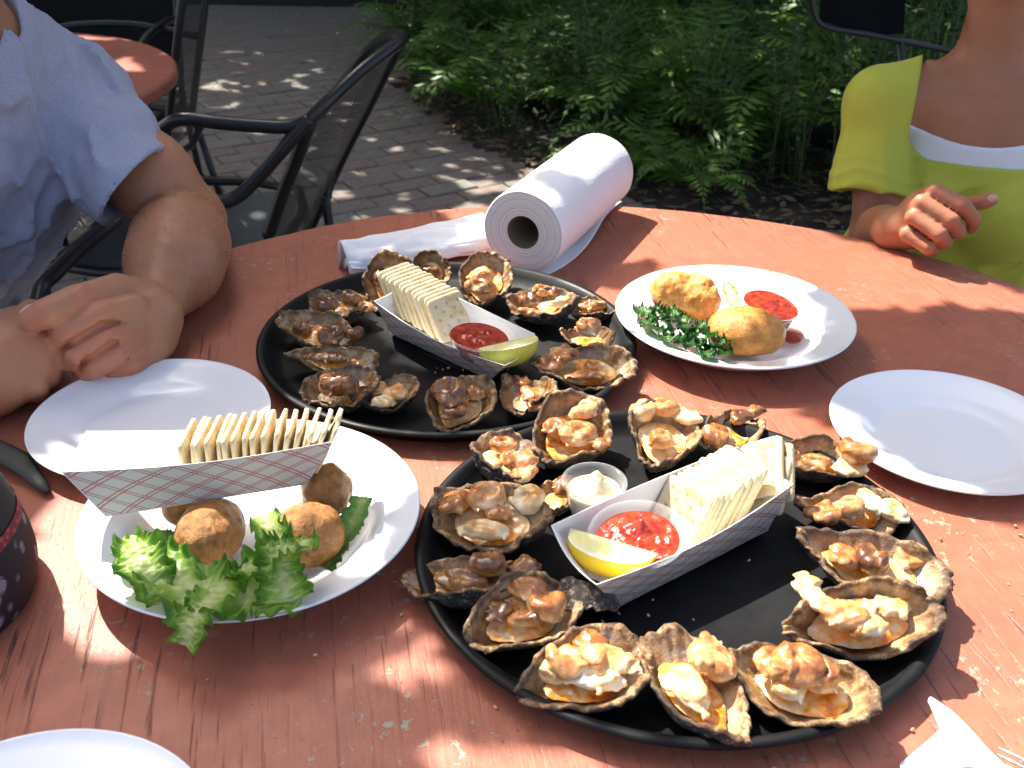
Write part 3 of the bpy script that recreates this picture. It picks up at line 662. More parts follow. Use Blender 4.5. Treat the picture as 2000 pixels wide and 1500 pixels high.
def cup(loc,rt,rb,h,fill,m,label,clabel,tilt=(0,0),peak=None,seed=0,cat='sauce cup'):
    root=empty('sauce_cup',loc,label=label,cat=cat); M=Matrix.Rotation(tilt[0],4,'X')@Matrix.Rotation(tilt[1],4,'Y')
    pr=[(0,.0008),(rb*.9,.0008),(rb,.0015)]+[(rb+(rt-rb)*t,h*t) for t in(.25,.5,.75,.97)]+[(rt+.0022,h),(rt+.0026,h-.0012),(rt+.0016,h-.002),(rt-.0002,h-.0022)]+[(rb+(rt-rb)*t-.0007,h*t) for t in(.75,.5,.25)]+[(rb-.0007,.0006),(0,0)]
    V,Fs=lathe(pr,64); mesh('cup_wall',[M@Vector(v) for v in V],Fs,M_cup,root)
    rf=rb+(rt-rb)*fill-.0009; nr_,na=22,56; V=[];Fs=[]
    for i in range(nr_+1):
        for k in range(na):
            q=i/nr_; a=k/na*6.2832; x,y=q*rf*math.cos(a),q*rf*math.sin(a); hz=.0016*float(fbm(np.array([x,y,seed*.1]),150,seed,3))*(1-q**6)
            if peak: px_,py_,ph,pw=peak; hz+=ph*math.exp(-(((x-px_)**2+(y-py_)**2)/pw**2)**.75)
            V.append(M@Vector((x,y,h*fill+hz-.001*q)))
    for i in range(nr_):
        for k in range(na): Fs.append((i*na+k,(i+1)*na+k,(i+1)*na+(k+1)%na,i*na+(k+1)%na))
    b=len(V)
    for t in(.75,.4,.06):
        for k in range(na):
            a=k/na*6.2832; r_=rb+(rt-rb)*fill*t-.0009; V.append(M@Vector((r_*math.cos(a),r_*math.sin(a),h*fill*t)))
    prev=nr_*na
    for q in range(3):
        for k in range(na): Fs.append((prev+k,b+q*na+k,b+q*na+(k+1)%na,prev+(k+1)%na))
        prev=b+q*na
    Fs.append(tuple(prev+k for k in range(na))[::-1])
    mesh(clabel,V,Fs,m,root); return root
def cupat(px,py,z,rt,rb,h,*a,**k):
    c=at(px,py,z); return cup((c.x,c.y,z-h),rt,rb,h,*a,**k)
cupat(1251,1036,.051,.0350,.023,.028,.80,M_red,'clear plastic cup of chunky red sauce beside the lemon in the near boat','red_sauce',tilt=(.10,-.10),peak=(.004,.012,.009,.006),seed=1)
cupat(1161,938,.046,.0245,.0185,.032,.72,M_horse,'small clear cup heaped with white horseradish among the near oysters','horseradish',peak=(.002,.0,.019,.010),seed=2)
cupat(931,648,.056,.0335,.0195,.026,.82,M_red,'clear plastic cup of red sauce in the boat on the back tray','red_sauce',tilt=(.05,.12),seed=3)
cupat(1497,586,.052,.0320,.024,.034,.90,M_red,'clear plastic cup of red sauce on the plate with the fritters','red_sauce',tilt=(.12,.16),peak=(-.002,.0,.004,.018),seed=4)
# red sauce spilled in the plate
mb=MB(); r=random.Random(2); P=[at(1545,655,.012)+Vector((.014*math.cos(t)*(1+.2*math.sin(3*t)),.02*math.sin(t)*(1+.15*math.sin(2*t)),0)) for t in np.linspace(0,6.1,24)]; c_=sum(P,Vector())/24; mb.add([c_+Vector((0,0,.0035))]+P,[(0,i+1,(i+1)%24+1) for i in range(24)]); 
tag(mb.build('sauce_spill',M_red),'smear of red sauce beside the smooth fritter on the right plate','sauce')
# ---------- lemon wedges
M_peel=NM('lemon_peel'); M_peel.col((.80,.55,.02)); M_peel.set(Roughness=.4); M_peel.bump(M_peel.noise(400,M_peel.co(),2),.3,.0008); M_peel=M_peel.m
M_peelg=NM('lemon_peel_green'); M_peelg.col((.62,.62,.10)); M_peelg.set(Roughness=.4); M_peelg=M_peelg.m
def m_flesh():
    n=NM('lemon_flesh'); g=n.co(); t=n.attr('t'); c=n.mix(n.f(n.noise(160,n.co(scale=(1,.2,1)),3),[(.35,0),(.65,1)]),(.80,.72,.24),(.86,.80,.42)); c=n.mix(n.f(t,[(.82,0),(.9,1)]),c,(.86,.84,.68)); n.col(c); n.set(Roughness=.2,Subsurface_Weight=.25,Subsurface_Radius=(.006,.005,.001),Subsurface_Scale=.6); n.bump(n.noise(300,g,3),.3,.001); return n.m
M_flesh=m_flesh()
def lemon(loc,Mrot,label,peel,L=.036,r0=.024,ang=1.1):
    root=empty('lemon_wedge',loc,label=label,cat='lemon wedge'); n=22; V=[];Fs=[]
    def rad(s): return r0*max(0,1-abs(s)**2.4)**.5
    m_=14
    for i in range(n+1):
        s=-1+2*i/n
        for j in range(m_+1): a=-ang/2+ang*j/m_; rr=rad(s); V.append(Mrot@Vector((s*L,rr*math.sin(a),-rr*math.cos(a))))
    Fs=[(i*(m_+1)+j,i*(m_+1)+j+1,(i+1)*(m_+1)+j+1,(i+1)*(m_+1)+j) for i in range(n) for j in range(m_)]; mesh('peel',V,Fs,peel,root)
    for sgn in(-1,1):
        V=[];T_=[]
        for i in range(n+1):
            s=-1+2*i/n; rr=rad(s)
            for j in range(9): q=j/8; a=sgn*ang/2; V.append(Mrot@(Vector((s*L,rr*q*math.sin(a),-rr*q*math.cos(a)))+Vector((0,-sgn*.0004,0)))); T_.append(max(q if rr>.003 else 1,abs(s)**3))
        mesh('flesh',V,[(i*9+j,i*9+j+1,(i+1)*9+j+1,(i+1)*9+j) for i in range(n) for j in range(8)],M_flesh,root,attr={'t':T_})
    return root
Mr=Matrix.Rotation(R(-25),4,'Z')@Matrix.Rotation(R(-62),4,'X'); lemon(at(1176,1066,.046)+axn*.011,Mr,'yellow lemon wedge at the pointed end of the near paper boat',M_peel,.035,.028,1.2)
Mr=Matrix.Rotation(R(28),4,'Z')@Matrix.Rotation(R(-70),4,'X'); lemon(at(988,668,.050),Mr,'pale green-edged lemon wedge in the boat on the back tray',M_peelg,.034,.026,1.15)
# ---------- paper towel roll
n=NM('paper_towel'); g=n.co(); n.col((.82,.82,.82)); n.set(Roughness=.85); n.bump(n.voro(190,g),.35,.0008); n.bump(n.noise(30,g,3),.25,.002); Mpt=n.m
nmt=NM('paper_roll_end'); g=nmt.co(); s=nmt.new('SeparateXYZ'); nmt.L(g,s.inputs[0]); rr=nmt.math('SQRT',nmt.math('ADD',nmt.math('MULTIPLY',s.outputs[0],s.outputs[0]),nmt.math('MULTIPLY',s.outputs[1],s.outputs[1])))
rg=nmt.new('TexNoise',noise_dimensions='1D'); rg.inputs['Scale'].default_value=520; rg.inputs['Detail'].default_value=3; nmt.L(rr,rg.inputs['W']); nmt.col(nmt.mix(nmt.f(rg.outputs['Fac'],[(.38,0),(.62,1)]),(.60,.565,.52),(.80,.78,.74))); nmt.set(Roughness=.9); nmt.bump(rg.outputs['Fac'],.7,.0015); M_rend=nmt.m
Ra=.0535; near=at(1021,455,Ra+.001); fard=at(1172,330,Ra+.001); ax=(fard-near); ax.z=0; ax.normalize(); Lr=.275
root=empty('paper_towel_roll',(near.x,near.y,0),label='thick roll of white paper towel lying on its side at the back of the table',cat='paper towel roll')
Mx=frame(-ax,(0,0,1),(0,0,Ra+.0015))    # local z points to the near end
def ring(r,z,n=120,wob=.0): return [(r*(1+wob*math.sin(5*a)+wob*.6*math.sin(9*a+1))*math.cos(a),r*(1+wob*math.sin(5*a)+wob*.6*math.sin(9*a+1))*math.sin(a),z) for a in [k*2*math.pi/n for k in range(n)]]
def rings(name,rs,m,mesh_m=Mx,n=120):
    V=sum([ring(r,z,n,w) for r,z,w in rs],[]); Fs=[(i*n+k,i*n+(k+1)%n,(i+1)*n+(k+1)%n,(i+1)*n+k) for i in range(len(rs)-1) for k in range(n)]
    o=mesh(name,V,Fs,m,root); o.matrix_local=mesh_m; return o
rings('paper_layers',[(Ra-.0012,0,.004),(Ra,-.0015,.004)]+[(Ra,-Lr*t,.003) for t in(.1,.3,.5,.7,.9)]+[(Ra,-Lr+.0015,.004),(Ra-.0012,-Lr,.004)],Mpt)
rings('roll_end',[(Ra-.0012,0,.004),(Ra*.86,.0008,.002),(Ra*.6,.0,.0),(.0215,-.0005,0)],M_rend); rings('roll_end',[(.0215,-Lr,0),(Ra*.7,-Lr,0),(Ra-.0012,-Lr,.004)],M_rend)
rings('cardboard_core',[(.0215,-.0006,0),(.0200,-.001,0),(.0200,-Lr*.5,0),(.0200,-Lr,0)],plain('brown_card',(.13,.085,.05),.9))
# loose sheet under the roll, on its right
pt=[at(1062,533,.0),at(1150,500,.0),at(1200,450,0),at(1243,398,0),at(1225,400,0),at(1150,440,0),at(1040,530,0)]
def sheet3(name,G_,m,parent=None,th=.0008,**k):
    h=len(G_);w_=len(G_[0]); V=[p for row in G_ for p in row]; Fs=[(i*w_+j,i*w_+j+1,(i+1)*w_+j+1,(i+1)*w_+j) for i in range(h-1) for j in range(w_-1)]
    o=mesh(name,V,Fs,m,parent,**k); s=o.modifiers.new('t','SOLIDIFY'); s.thickness=th; return o
G_=[]
for i in range(26):
    t=i/25; a0=Vector((near.x,near.y,0))+ax*(Lr*t-.0)+Vector((0,0,.0012)); out=Vector((-ax.y,ax.x,0))*-1; row=[]
    wdt=.030+.012*math.sin(t*5)+.014*t
    for j in range(12):
        s=j/11; row.append(a0+out*(s*wdt)+ax*(.02*s*t)+Vector((0,0,.004*math.sin(s*4+t*7)*s+.0035*s+.006*s*t*t)))
    G_.append(row)
sheet3('loose_sheet',[[p-root.location for p in row] for row in G_],Mpt,root)
# crumpled folded towels to the left of the roll
wad=empty('folded_paper_towels',tuple(at(800,490,0)),label='crumpled wad of white paper towels folded beside the roll',cat='paper towels')
P0,P1=at(668,515,.012),at(950,455,.016); d=(P1-P0); d.z=0; Ln=d.length; d.normalize(); n_=Vector((-d.y,d.x,0))
def fold(name,off,wid,zt,seed,t0=0.,t1=1.,th=.0008,roll=0.):
    G_=[]
    for i in range(40):
        t=t0+(t1-t0)*i/39; row=[]; ww=wid*(.62+.38*min(1,t*4)**.6)*(1+.08*math.sin(t*9+seed)); 
        for j in range(26):
            a=-math.pi*.92+2*math.pi*.92*j/25*1.0; y=ww*math.cos(a*.5+math.pi/2)*-1 if False else ww*math.sin(a/2); z=zt*(math.cos(a/2)*1.0)
            cr=.0026*float(fbm(np.array([t*4,j*.13,seed]),1.1,seed,2))*(1+1.2*(t<.12)); p=P0+d*(Ln*t)+n_*(off+y)+Vector((0,0,max(.001-P0.z,zt*.1+z+cr*2-P0.z+.002))); row.append(p-wad.location)
        G_.append(row)
    sheet3(name,G_,Mpt,wad,th)
fold('towel_fold',-.004,.030,.026,1,.0,1.); fold('towel_fold',.016,.026,.030,5,.04,1.02); fold('towel_fold',-.018,.018,.018,9,.0,.96)
# ---------- napkin, knife-like corner and fork at the lower right
nap=empty('paper_napkin',tuple(at(1860,1480,0)),label='folded white paper napkin with a raised pointed corner at the front right',cat='napkin')
def quad(name,P,z,m,parent,n=12,wv=.0012,seed=0):
    G_=[]; L=parent.location
    for i in range(n+1):
        row=[]
        for j in range(n+1):
            s=i/n;t=j/n; p=(P[0]*(1-s)+P[1]*s)*(1-t)+(P[3]*(1-s)+P[2]*s)*t; row.append(p-L+Vector((0,0,z+wv*float(noise(np.array([s*3,t*3,seed]),1,seed))+wv)))
        G_.append(row)
    return sheet3(name,G_,m,parent,.0009)
quad('fold',[at(1841,1430,0),at(1755,1502,0),at(1800,1640,0),at(2010,1560,0)],.002,Mpt,nap,seed=1)
quad('fold',[at(1841,1432,0),at(1790,1480,0),at(1860,1650,0),at(2040,1600,0)],.006,Mpt,nap,seed=2)
G_=[]
for i in range(20):
    t=i/19; a_=at(1816,1372,.006).lerp(at(1850,1450,.008),t) if t<1 else at(1850,1450,.008); 
    l=at(1814,1370,.012).lerp(at(1868,1500,.010),t); r_=at(1817,1369,.012).lerp(at(1990,1520,.010),t); m_=(l+r_)/2+Vector((0,0,.010*math.sin(math.pi*min(1,t*1.1))))
    G_.append([p-nap.location for p in spline([l,(l+m_)/2+Vector((0,0,.003)),m_,(r_+m_)/2+Vector((0,0,.003)),r_],4)])
sheet3('pointed_corner',G_,Mpt,nap)
fk=empty('fork',tuple(at(1990,1490,0)),label='steel fork tines entering at the lower right corner beside the napkin',cat='fork')
M_steel=NM('steel'); M_steel.col((.62,.60,.58)); M_steel.set(Metallic=1.,Roughness=.28); M_steel=M_steel.m
fd=(at(2040,1495,0)-at(1945,1460,0)).normalized(); fn=Vector((-fd.y,fd.x,0)); f0=at(1948,1464,.004)
for k in range(4):
    mb=MB(); o_=f0+fn*(.0-.0062*k)-fk.location; mb.tube([o_+Vector((0,0,.002)),o_+fd*.02+Vector((0,0,-.001)),o_+fd*.045+Vector((0,0,.002))],[.0007,.0014,.0018],8); mb.build('tine',M_steel,fk)
mb=MB(); b_=f0-fk.location; V=[];
for i,(t,w_) in enumerate([(.043,.0115),(.055,.0118),(.068,.008),(.08,.0035),(.14,.0032),(.20,.005)]):
    c_=b_+fd*t-fn*.0093+Vector((0,0,.002+.012*math.sin(max(0,t-.05)*12))); V+=[c_+fn*w_,c_-fn*w_]
mb.add(V,[(2*i,2*i+1,2*i+3,2*i+2) for i in range(5)]); h_=mb.build('handle',M_steel,fk); s=h_.modifiers.new('t','SOLIDIFY'); s.thickness=.0018
# ---------- dark paisley pouch and strap end at the lower left
n=NM('dark_paisley_cloth'); g=n.co(); v=n.voro(55,n.co('Object',scale=(1,1,.8))); v2=n.voro(120,g,'DISTANCE_TO_EDGE'); c=n.mix(n.f(v,[(.25,1),(.34,0)]),(.014,.012,.018),(.24,.22,.27)); c=n.mix(n.f(v2,[(.02,1),(.06,0)]),c,(.012,.010,.014)); n.col(c); n.set(Roughness=.8); n.bump(n.noise(500,g,2),.4,.001); M_pais=n.m
n=NM('red_trim_cloth'); g=n.co(); n.col(n.mix(n.f(n.voro(160,g),[(.3,0),(.4,1)]),(.42,.05,.05),(.16,.02,.03))); n.set(Roughness=.8); M_trim=n.m
pc=at(-92,1180,0); pouch=empty('paisley_pouch',tuple(pc),label='black and grey paisley cloth pouch with a red band at the lower left edge',cat='pouch')
def pouch_part(name,z0,z1,m,extra=0.):
    V=[];Fs=[];n_=56;k_=14
    for i in range(k_+1):
        t=i/k_; z=z0+(z1-z0)*t; u=z/.13; w_=(1-.45*u**2.0)*(1-.12*math.exp(-u*12))
        for k in range(n_):
            a=k/n_*6.2832; dx,dy=.062*math.cos(a)*w_,.082*math.sin(a)*w_; wob=1+.03*float(noise(np.array([math.cos(a)*2,math.sin(a)*2,z*30]),1,3)); V.append(((dx)*wob*(1+extra),(dy)*wob*(1+extra),z))
    Fs=[(i*n_+k,i*n_+(k+1)%n_,(i+1)*n_+(k+1)%n_,(i+1)*n_+k) for i in range(k_) for k in range(n_)]
    if z1>.12: Fs.append(tuple(k_*n_+k for k in range(n_)))
    mesh(name,V,Fs,m,pouch)
pouch_part('body',.0,.062,M_pais); pouch_part('red_band',.062,.070,M_trim,.012); pouch_part('top_panel',.070,.122,plain('black_cloth',(.012,.010,.012),.8))
# strap end
st=empty('strap_end',tuple(at(60,930,0)),label='dark tapered strap end lying on the table at the left edge',cat='strap')
G_=[]
Pp=[(at(-60,860,.012),.012),(at(0,885,.012),.0115),(at(40,905,.010),.011),(at(62,930,.006),.0065),(at(80,950,.004),.004),(at(94,965,.003),.0012)]
for i,(p,w_) in enumerate(Pp):
    q=(Pp[min(i+1,5)][0]-Pp[max(i-1,0)][0]); q.z=0; q.normalize(); s_=Vector((-q.y,q.x,0)); G_.append([p+s_*w_*k-st.location+Vector((0,0,.002*(1-k*k))) for k in(-1,-.5,0,.5,1)])
sheet3('strap',G_,plain('dark_olive_webbing',(.028,.030,.024),.6),st,.003)

# crumbs near the crackers
mb=MB(); r=random.Random(8)
for k in range(150):
    cx,cy,z,sp=r.choice([(1300,1120,.0045,90),(1180,1200,.0045,80),(900,700,.0045,70),(640,930,.03,30),(1010,470,.0008,260),(1500,1440,.0008,300),(700,1300,.0008,200),(1850,1100,.0008,120)])
    px,py=r.gauss(cx,sp),r.gauss(cy,sp*.5); p=at(px,py,z) if py>440 else None
    if p is None: continue
    if z<.001 and ((p.x-TN[0])**2+(p.y-TN[1])**2<.206**2 or (p.x-TF[0])**2+(p.y-TF[1])**2<.206**2 or (p.x-PL[0])**2+(p.y-PL[1])**2<.14**2 or (p.x-.4116)**2+(p.y-.8388)**2<.112**2): continue
    e=r.uniform(.0004,.0015); M=Matrix.Translation(p+Vector((0,0,e*.6)))@Matrix.Rotation(r.uniform(0,6),4,'Z')@Matrix.Rotation(r.uniform(0,1),4,'X'); mb.box((0,0,0),(e*2,e*1.3,e),M)
tag(mb.build('crumbs',plain('crumb',(.55,.38,.18),.8),smooth=False),'tiny cracker crumbs scattered on the table and trays','crumbs',kind='stuff')
# ================================================================ oysters
def m_shell():
    n=NM('oyster_shell'); g=n.co(); t=n.attr('t'); oi=n.new('ObjectInfo').outputs['Random']
    outer=n.ramp(n.noise(95,g,6,.7),[(.34,(.012,.010,.009)),(.50,(.05,.038,.028)),(.62,(.14,.11,.075)),(.74,(.36,.30,.22))])
    rim=n.ramp(n.noise(120,g,5,.7),[(.38,(.06,.026,.011)),(.50,(.30,.155,.055)),(.64,(.62,.44,.22))])
    inner=n.ramp(n.noise(42,g,4,.6,.8),[(.32,(.11,.045,.014)),(.45,(.34,.18,.06)),(.55,(.50,.34,.17)),(.66,(.32,.29,.24)),(.8,(.62,.54,.40))])
    char=n.f(n.noise(30,n.co('Object',rot=(1,2,.4)),5,.7),[(.45,0),(.57,1)])
    rim=n.mix(n.math('MULTIPLY',char,.85),rim,(.035,.018,.010)); inner=n.mix(n.math('MULTIPLY',char,.6),inner,(.13,.05,.018))
    spk=n.f(n.noise(330,g,3,.65),[(.50,0),(.60,1)]); rim=n.mix(n.math('MULTIPLY',spk,.75),rim,(.09,.045,.025)); outer=n.mix(n.math('MULTIPLY',n.f(n.noise(260,n.co('Object',rot=(2,1,0)),3,.6),[(.56,0),(.66,1)]),.7),outer,(.42,.36,.27)); c=n.mix(n.f(t,[(.24,0),(.40,1)]),outer,rim); c=n.mix(n.f(t,[(.60,0),(.78,1)]),c,inner); n.col(c)
    n.set(Roughness=n.f(t,[(.3,.85),(.75,.38)]),Specular_IOR_Level=.55); n.bump(n.noise(240,g,5,.7),n.f(t,[(.3,1),(.8,.25)]) if False else .6,.0022); n.bump(n.noise(700,g,3,.6),.4,.0008); return n.m
M_shell=m_shell()
def m_meat(name,cream,gold,burn,g0=.0):
    n=NM(name); g=n.co(); h=n.attr('t')
    a=n.math('ADD',n.math('MULTIPLY',n.noise(58,g,4,.62),.95),n.math('MULTIPLY',h,.25)); a=n.math('ADD',a,g0)
    c=n.ramp(a,[(.34,cream),(.46,tuple(v*.92 for v in cream)),(.55,gold),(.64,tuple((x+y)/2 for x,y in zip(gold,burn))),(.76,burn)])
    c=n.mix(n.f(n.noise(310,g,3,.7),[(.58,0),(.74,.55)]),c,burn); n.col(c)
    n.set(Roughness=n.f(n.noise(130,g,3),[(.35,.16),(.65,.42)]),Specular_IOR_Level=.55,Subsurface_Weight=.22,Subsurface_Radius=(.006,.003,.001),Subsurface_Scale=.5,Coat_Weight=.35,Coat_Roughness=.10)
    n.bump(n.noise(230,g,4,.6),.35,.0014); n.bump(n.noise(800,g,2),.25,.0006); return n.m
MEAT={'l':m_meat('meat_cream',(.82,.65,.44),(.78,.43,.17),(.46,.15,.035),-.03),'m':m_meat('meat_golden',(.76,.56,.34),(.66,.31,.095),(.27,.085,.02),.0),'d':m_meat('meat_browned',(.50,.33,.16),(.38,.17,.05),(.13,.045,.014),.02),'w':m_meat('meat_pale',(.86,.76,.54),(.82,.60,.30),(.60,.28,.07),-.06)}
n=NM('buttered_flesh'); g=n.co(); oi=n.new('ObjectInfo').outputs['Random']; a_=n.math('ADD',n.noise(48,g,5,.65),n.math('MULTIPLY',n.math('SUBTRACT',oi,.5),.10)); n.col(n.mix(n.f(n.noise(240,g,3,.7),[(.56,0),(.72,.6)]),n.ramp(a_,[(.34,(.80,.62,.36)),(.45,(.72,.46,.20)),(.53,(.78,.32,.035)),(.60,(.60,.17,.015)),(.70,(.24,.075,.02))]),(.30,.12,.035))); n.set(Roughness=.2,Coat_Weight=.5,Subsurface_Weight=.2,Subsurface_Radius=(.004,.002,.0005),Subsurface_Scale=.5); n.bump(n.noise(200,g,4,.6),.5,.0014); M_but=n.m
def shell_geo(L,W,D,seed,hinge=.35,no=11,ni=13,nt=108):
    th=np.arange(nt)/nt*2*np.pi; rs=np.random.RandomState(seed); ph=rs.uniform(0,6.28,8)
    ct,st=np.cos(th),np.sin(th)
    har=1+.04*np.sin(2*th+ph[0])+.035*np.sin(3*th+ph[1])+.022*np.sin(5*th+ph[2])+.012*np.sin(9*th+ph[3])+.008*np.sin(17*th+ph[4])+.006*np.sin(31*th+ph[5])
    rx=L/2*ct*har; ry=W/2*st*har*(1-hinge*(-ct).clip(0,1)**1.5)*(1+.08*ct)
    zr=D*(.86+.14*np.sin(2*th+ph[6])+.09*np.sin(4*th+ph[7])+.05*np.sin(9*th+ph[2])+.03*np.sin(23*th+ph[1]))
    V=[];T=[]
    def ring(k,z,t,dz=0): V.append(np.stack([rx*k,ry*k,z+dz],1)); T.append(np.full(nt,t))
    for i in range(no+1):
        u=i/no; k=.46+.56*u**.70; lay=((u*4.3+.06*np.sin(3*th+ph[3]))%1.0); z=zr*(u**1.35)*.93; 
        P=np.stack([rx*k,ry*k,z],1); nz=fbm(P,140,seed,3);
        kk=k*(1+.060*(lay-.5)*(u>.1)+.045*nz*(u>.1)); V.append(np.stack([rx*kk,ry*kk,z+.0006*nz],1)); T.append(np.full(nt,.08+.2*u**6))
    fr=noise(np.stack([ct*9,st*9,0*th+seed],1),1,seed)*.0008
    ring(1.045+.02*np.sin(13*th+ph[0])+.012*np.sin(29*th+ph[1]),zr*.93,.30,fr); ring(1.035+.012*np.sin(17*th+ph[3]),zr*1.0,.38,fr*1.5); ring(.985,zr*1.03,.46,fr*1.4); ring(.94,zr*1.0,.54,fr*1.6); ring(.905,zr*.93,.64)
    for i in range(1,ni+1):
        u=1-i/ni; k=.90*u**.9 if i<ni else .02; z=.0035+(zr*.90-.0035)*(u**2.6); P=np.stack([rx*k,ry*k,z],1); V.append(P+np.stack([0*th,0*th,.0007*fbm(P,90,seed+3,2)],1)); T.append(np.full(nt,.80+.2*(1-u)))
    V=np.concatenate(V); T=np.concatenate(T); nr_=len(V)//nt; i,k=np.meshgrid(np.arange(nr_-1),np.arange(nt),indexing='ij'); i=i.ravel();k=k.ravel()
    Fq=np.stack([i*nt+k,i*nt+(k+1)%nt,(i+1)*nt+(k+1)%nt,(i+1)*nt+k],1)
    return V,Fq,T
def lump(name,C,parts,seed,tone,root,h=.0011,rough=.0011):
    """parts: (centre, radii, zrot)"""
    lo=np.min([np.array(c)-max(r) for c,r,_ in parts],0)-.005; hi=np.max([np.array(c)+max(r) for c,r,_ in parts],0)+.005
    s=Sdf(lo,hi,h)
    for q,(c,r_,a) in enumerate(parts): s.ell(c,r_,Matrix.Rotation(a,3,'Z'),k=.0030 if q<2 else .0016)
    s.disp(lambda g: rough*fbm(g,75,seed,3)-.0013*(1-2*np.abs(noise(g,85,seed+5)))**3,.006)
    V,Q=s.nets()
    if len(V)<8: return
    z=V[:,2]; t=(z-z.min())/(np.ptp(z)+1e-6); o=mesh(name,V-np.array(root.location),Q,MEAT[tone],root,attr={'t':t}); return o
def oyster(px,py,z0,L,W,D,ang,tilt,seed,lumps,label,group,sauce=0.,hinge=.35,tone='m',flip=False):
    """px,py: where the middle of the opening shows; ang: long axis in the table plane (deg, hinge points the other way); tilt: (about long axis, about cross axis) deg"""
    rim=z0+D*.85; c=at(px,py,rim); V,Fq,T=shell_geo(L,W,D,seed,hinge)
    M=Matrix.Rotation(R(ang),3,'Z')@Matrix.Rotation(R(tilt[0]),3,'X')@Matrix.Rotation(R(tilt[1]),3,'Y'); Mn=np.array(M)
    off=np.array([0,0,D*.85]); Vw=(V-off)@Mn.T; lowz=Vw[:,2].min(); cz=max(rim,z0-lowz) if abs(tilt[0])+abs(tilt[1])>3 else rim; cz=z0-lowz; c=at(px,py,cz)
    root=empty('oyster',(c.x,c.y,z0),label=label,cat='oyster',group=group); Lc=np.array(root.location)
    mesh('shell',Vw+np.array(c)-Lc,Fq,M_shell,root,attr={'t':T})
    rr=random.Random(seed)
    if lumps:
        sauce=max(.46,sauce)
        nt=108; k=int((1-sauce)*8)+18; ringv=V.reshape(-1,nt,3); n_=ringv.shape[0]; zl=D*sauce
        m_=22; VV=[];rx=ringv[16][:,:2]/.905
        us=(np.clip((zl-.0035)/(D*.80),.05,1))**(1/2.6)*.9
        for i in range(m_+1):
            q=i/m_*us*.99; P=np.stack([rx[:,0]*q,rx[:,1]*q,np.full(nt,zl)],1); P[:,2]+=(.0022*fbm(P,62,seed,3)+.0012*(1-2*np.abs(noise(P,120,seed+9))))*(1-(i/m_)**6); VV.append(P)
        VV=np.concatenate(VV); i,k=np.meshgrid(np.arange(m_),np.arange(nt),indexing='ij'); i=i.ravel();k=k.ravel(); Fs=np.stack([i*nt+k,(i+1)*nt+k,(i+1)*nt+(k+1)%nt,i*nt+(k+1)%nt],1)
        mesh('flesh_bed',(VV-off)@Mn.T+np.array(c)-Lc,Fs,M_but,root)
    for q,lp in enumerate(lumps):
        lx,ly,a,b,la=lp[:5]; tn=lp[5] if len(lp)>5 else tone; hz=lp[6] if len(lp)>6 else .55
        zz=c.z-D*.12+min(a,b)*(hz-.35)*1.2; ctr=np.array(at(lx,ly,zz)); cc=min(a,b)*.68; parts=[(ctr,(a,b,cc),R(la))]
        ca,sa=math.cos(R(la)),math.sin(R(la)); W_=lambda v:ctr+np.array([v[0]*ca-v[1]*sa,v[0]*sa+v[1]*ca,v[2]])
        sty=rr.random(); parts=[(ctr-np.array([0,0,cc*.25]),(a*.9,b*.9,cc*.7),R(la))]
        if sty<.6:   # a body curled round on itself, tapering to a tail
            a0=rr.uniform(0,6.28); sg=rr.choice((-1,1)); sp=rr.uniform(3.6,4.8); n_=13
            for j in range(n_):
                u=j/(n_-1); th=a0+sg*sp*u; rr_=min(a,b)*(.50-.24*u)*(1+.10*math.sin(j*2.4)); e=(.62-.12*u); parts.append((W_((a*e*math.cos(th),b*e*math.sin(th),cc*(.10+.28*math.sin(2.6*u)))),(rr_,rr_,rr_*1.0),0))
        else:
            for j in range(rr.randrange(4,7)):
                th=rr.uniform(0,6.28); u=rr.uniform(.45,.85); s_=rr.uniform(.26,.46); parts.append((W_((a*u*math.cos(th),b*u*math.sin(th),rr.uniform(-.1,.4)*cc)),(a*s_*rr.uniform(.8,1.5),b*s_*rr.uniform(.7,1.2),cc*s_*1.1),rr.uniform(0,3)))
        for j in range(3):
            th=rr.uniform(0,6.28); u=rr.uniform(.8,1.05); s_=rr.uniform(.10,.2); parts.append((W_((a*u*math.cos(th),b*u*math.sin(th),-.25*cc)),(a*s_*1.5,b*s_,cc*s_*1.2),rr.uniform(0,3)))
        lump('meat',ctr,parts,seed*10+q,tn,root)
    return root
m_=.001
GN='oysters on the near tray'; GF='oysters on the back tray'; z_=.0042
def mm(*a): return [x*.001 for x in a]
def OY(px,py,L,W,D,ang,tilt,seed,lumps,label,far=False,**k):
    lumps=[(l[0],l[1],l[2]*.001,l[3]*.001)+tuple(l[4:]) for l in lumps]
    return oyster(px,py,z_,L*.001,W*.001,D*.00112,ang,tilt,seed,lumps,label,GF if far else GN,**k)
# --- near tray, clockwise from the top
OY(1115,838,84,72,30,60,(12,-16),11,[(1140,800,14,12,30,'l',.9),(1132,848,19,14,20,'l'),(1085,835,10,13,60,'m'),(1170,865,9,8,0,'m')],'round thick-layered oyster directly behind the small horseradish cup',sauce=.3)
OY(1296,846,80,66,28,75,(8,-8),12,[(1255,800,14,13,10,'w',.9),(1298,795,15,12,40,'l',.9),(1340,812,14,10,-20,'w',.8),(1292,858,13,10,20,'l')],'plump pale oyster with orange butter behind the far end of the horseradish cup',sauce=.5)
OY(1432,838,88,46,20,52,(10,6),13,[(1402,852,17,14,40,'m',.7),(1445,815,13,8,50,'d',.5),(1478,800,12,7,60,'d',.5)],'narrow oyster pointing up and right at the back rim of the near tray',sauce=.3)
OY(990,888,72,60,24,110,(14,-4),14,[(985,868,14,9,10,'m',.7),(1010,895,15,13,-40,'m',.8),(960,905,9,8,0,'w',.7),(1020,925,11,9,20,'l',.7)],'small oyster with a charred lip at the upper left of the near tray',sauce=.25)
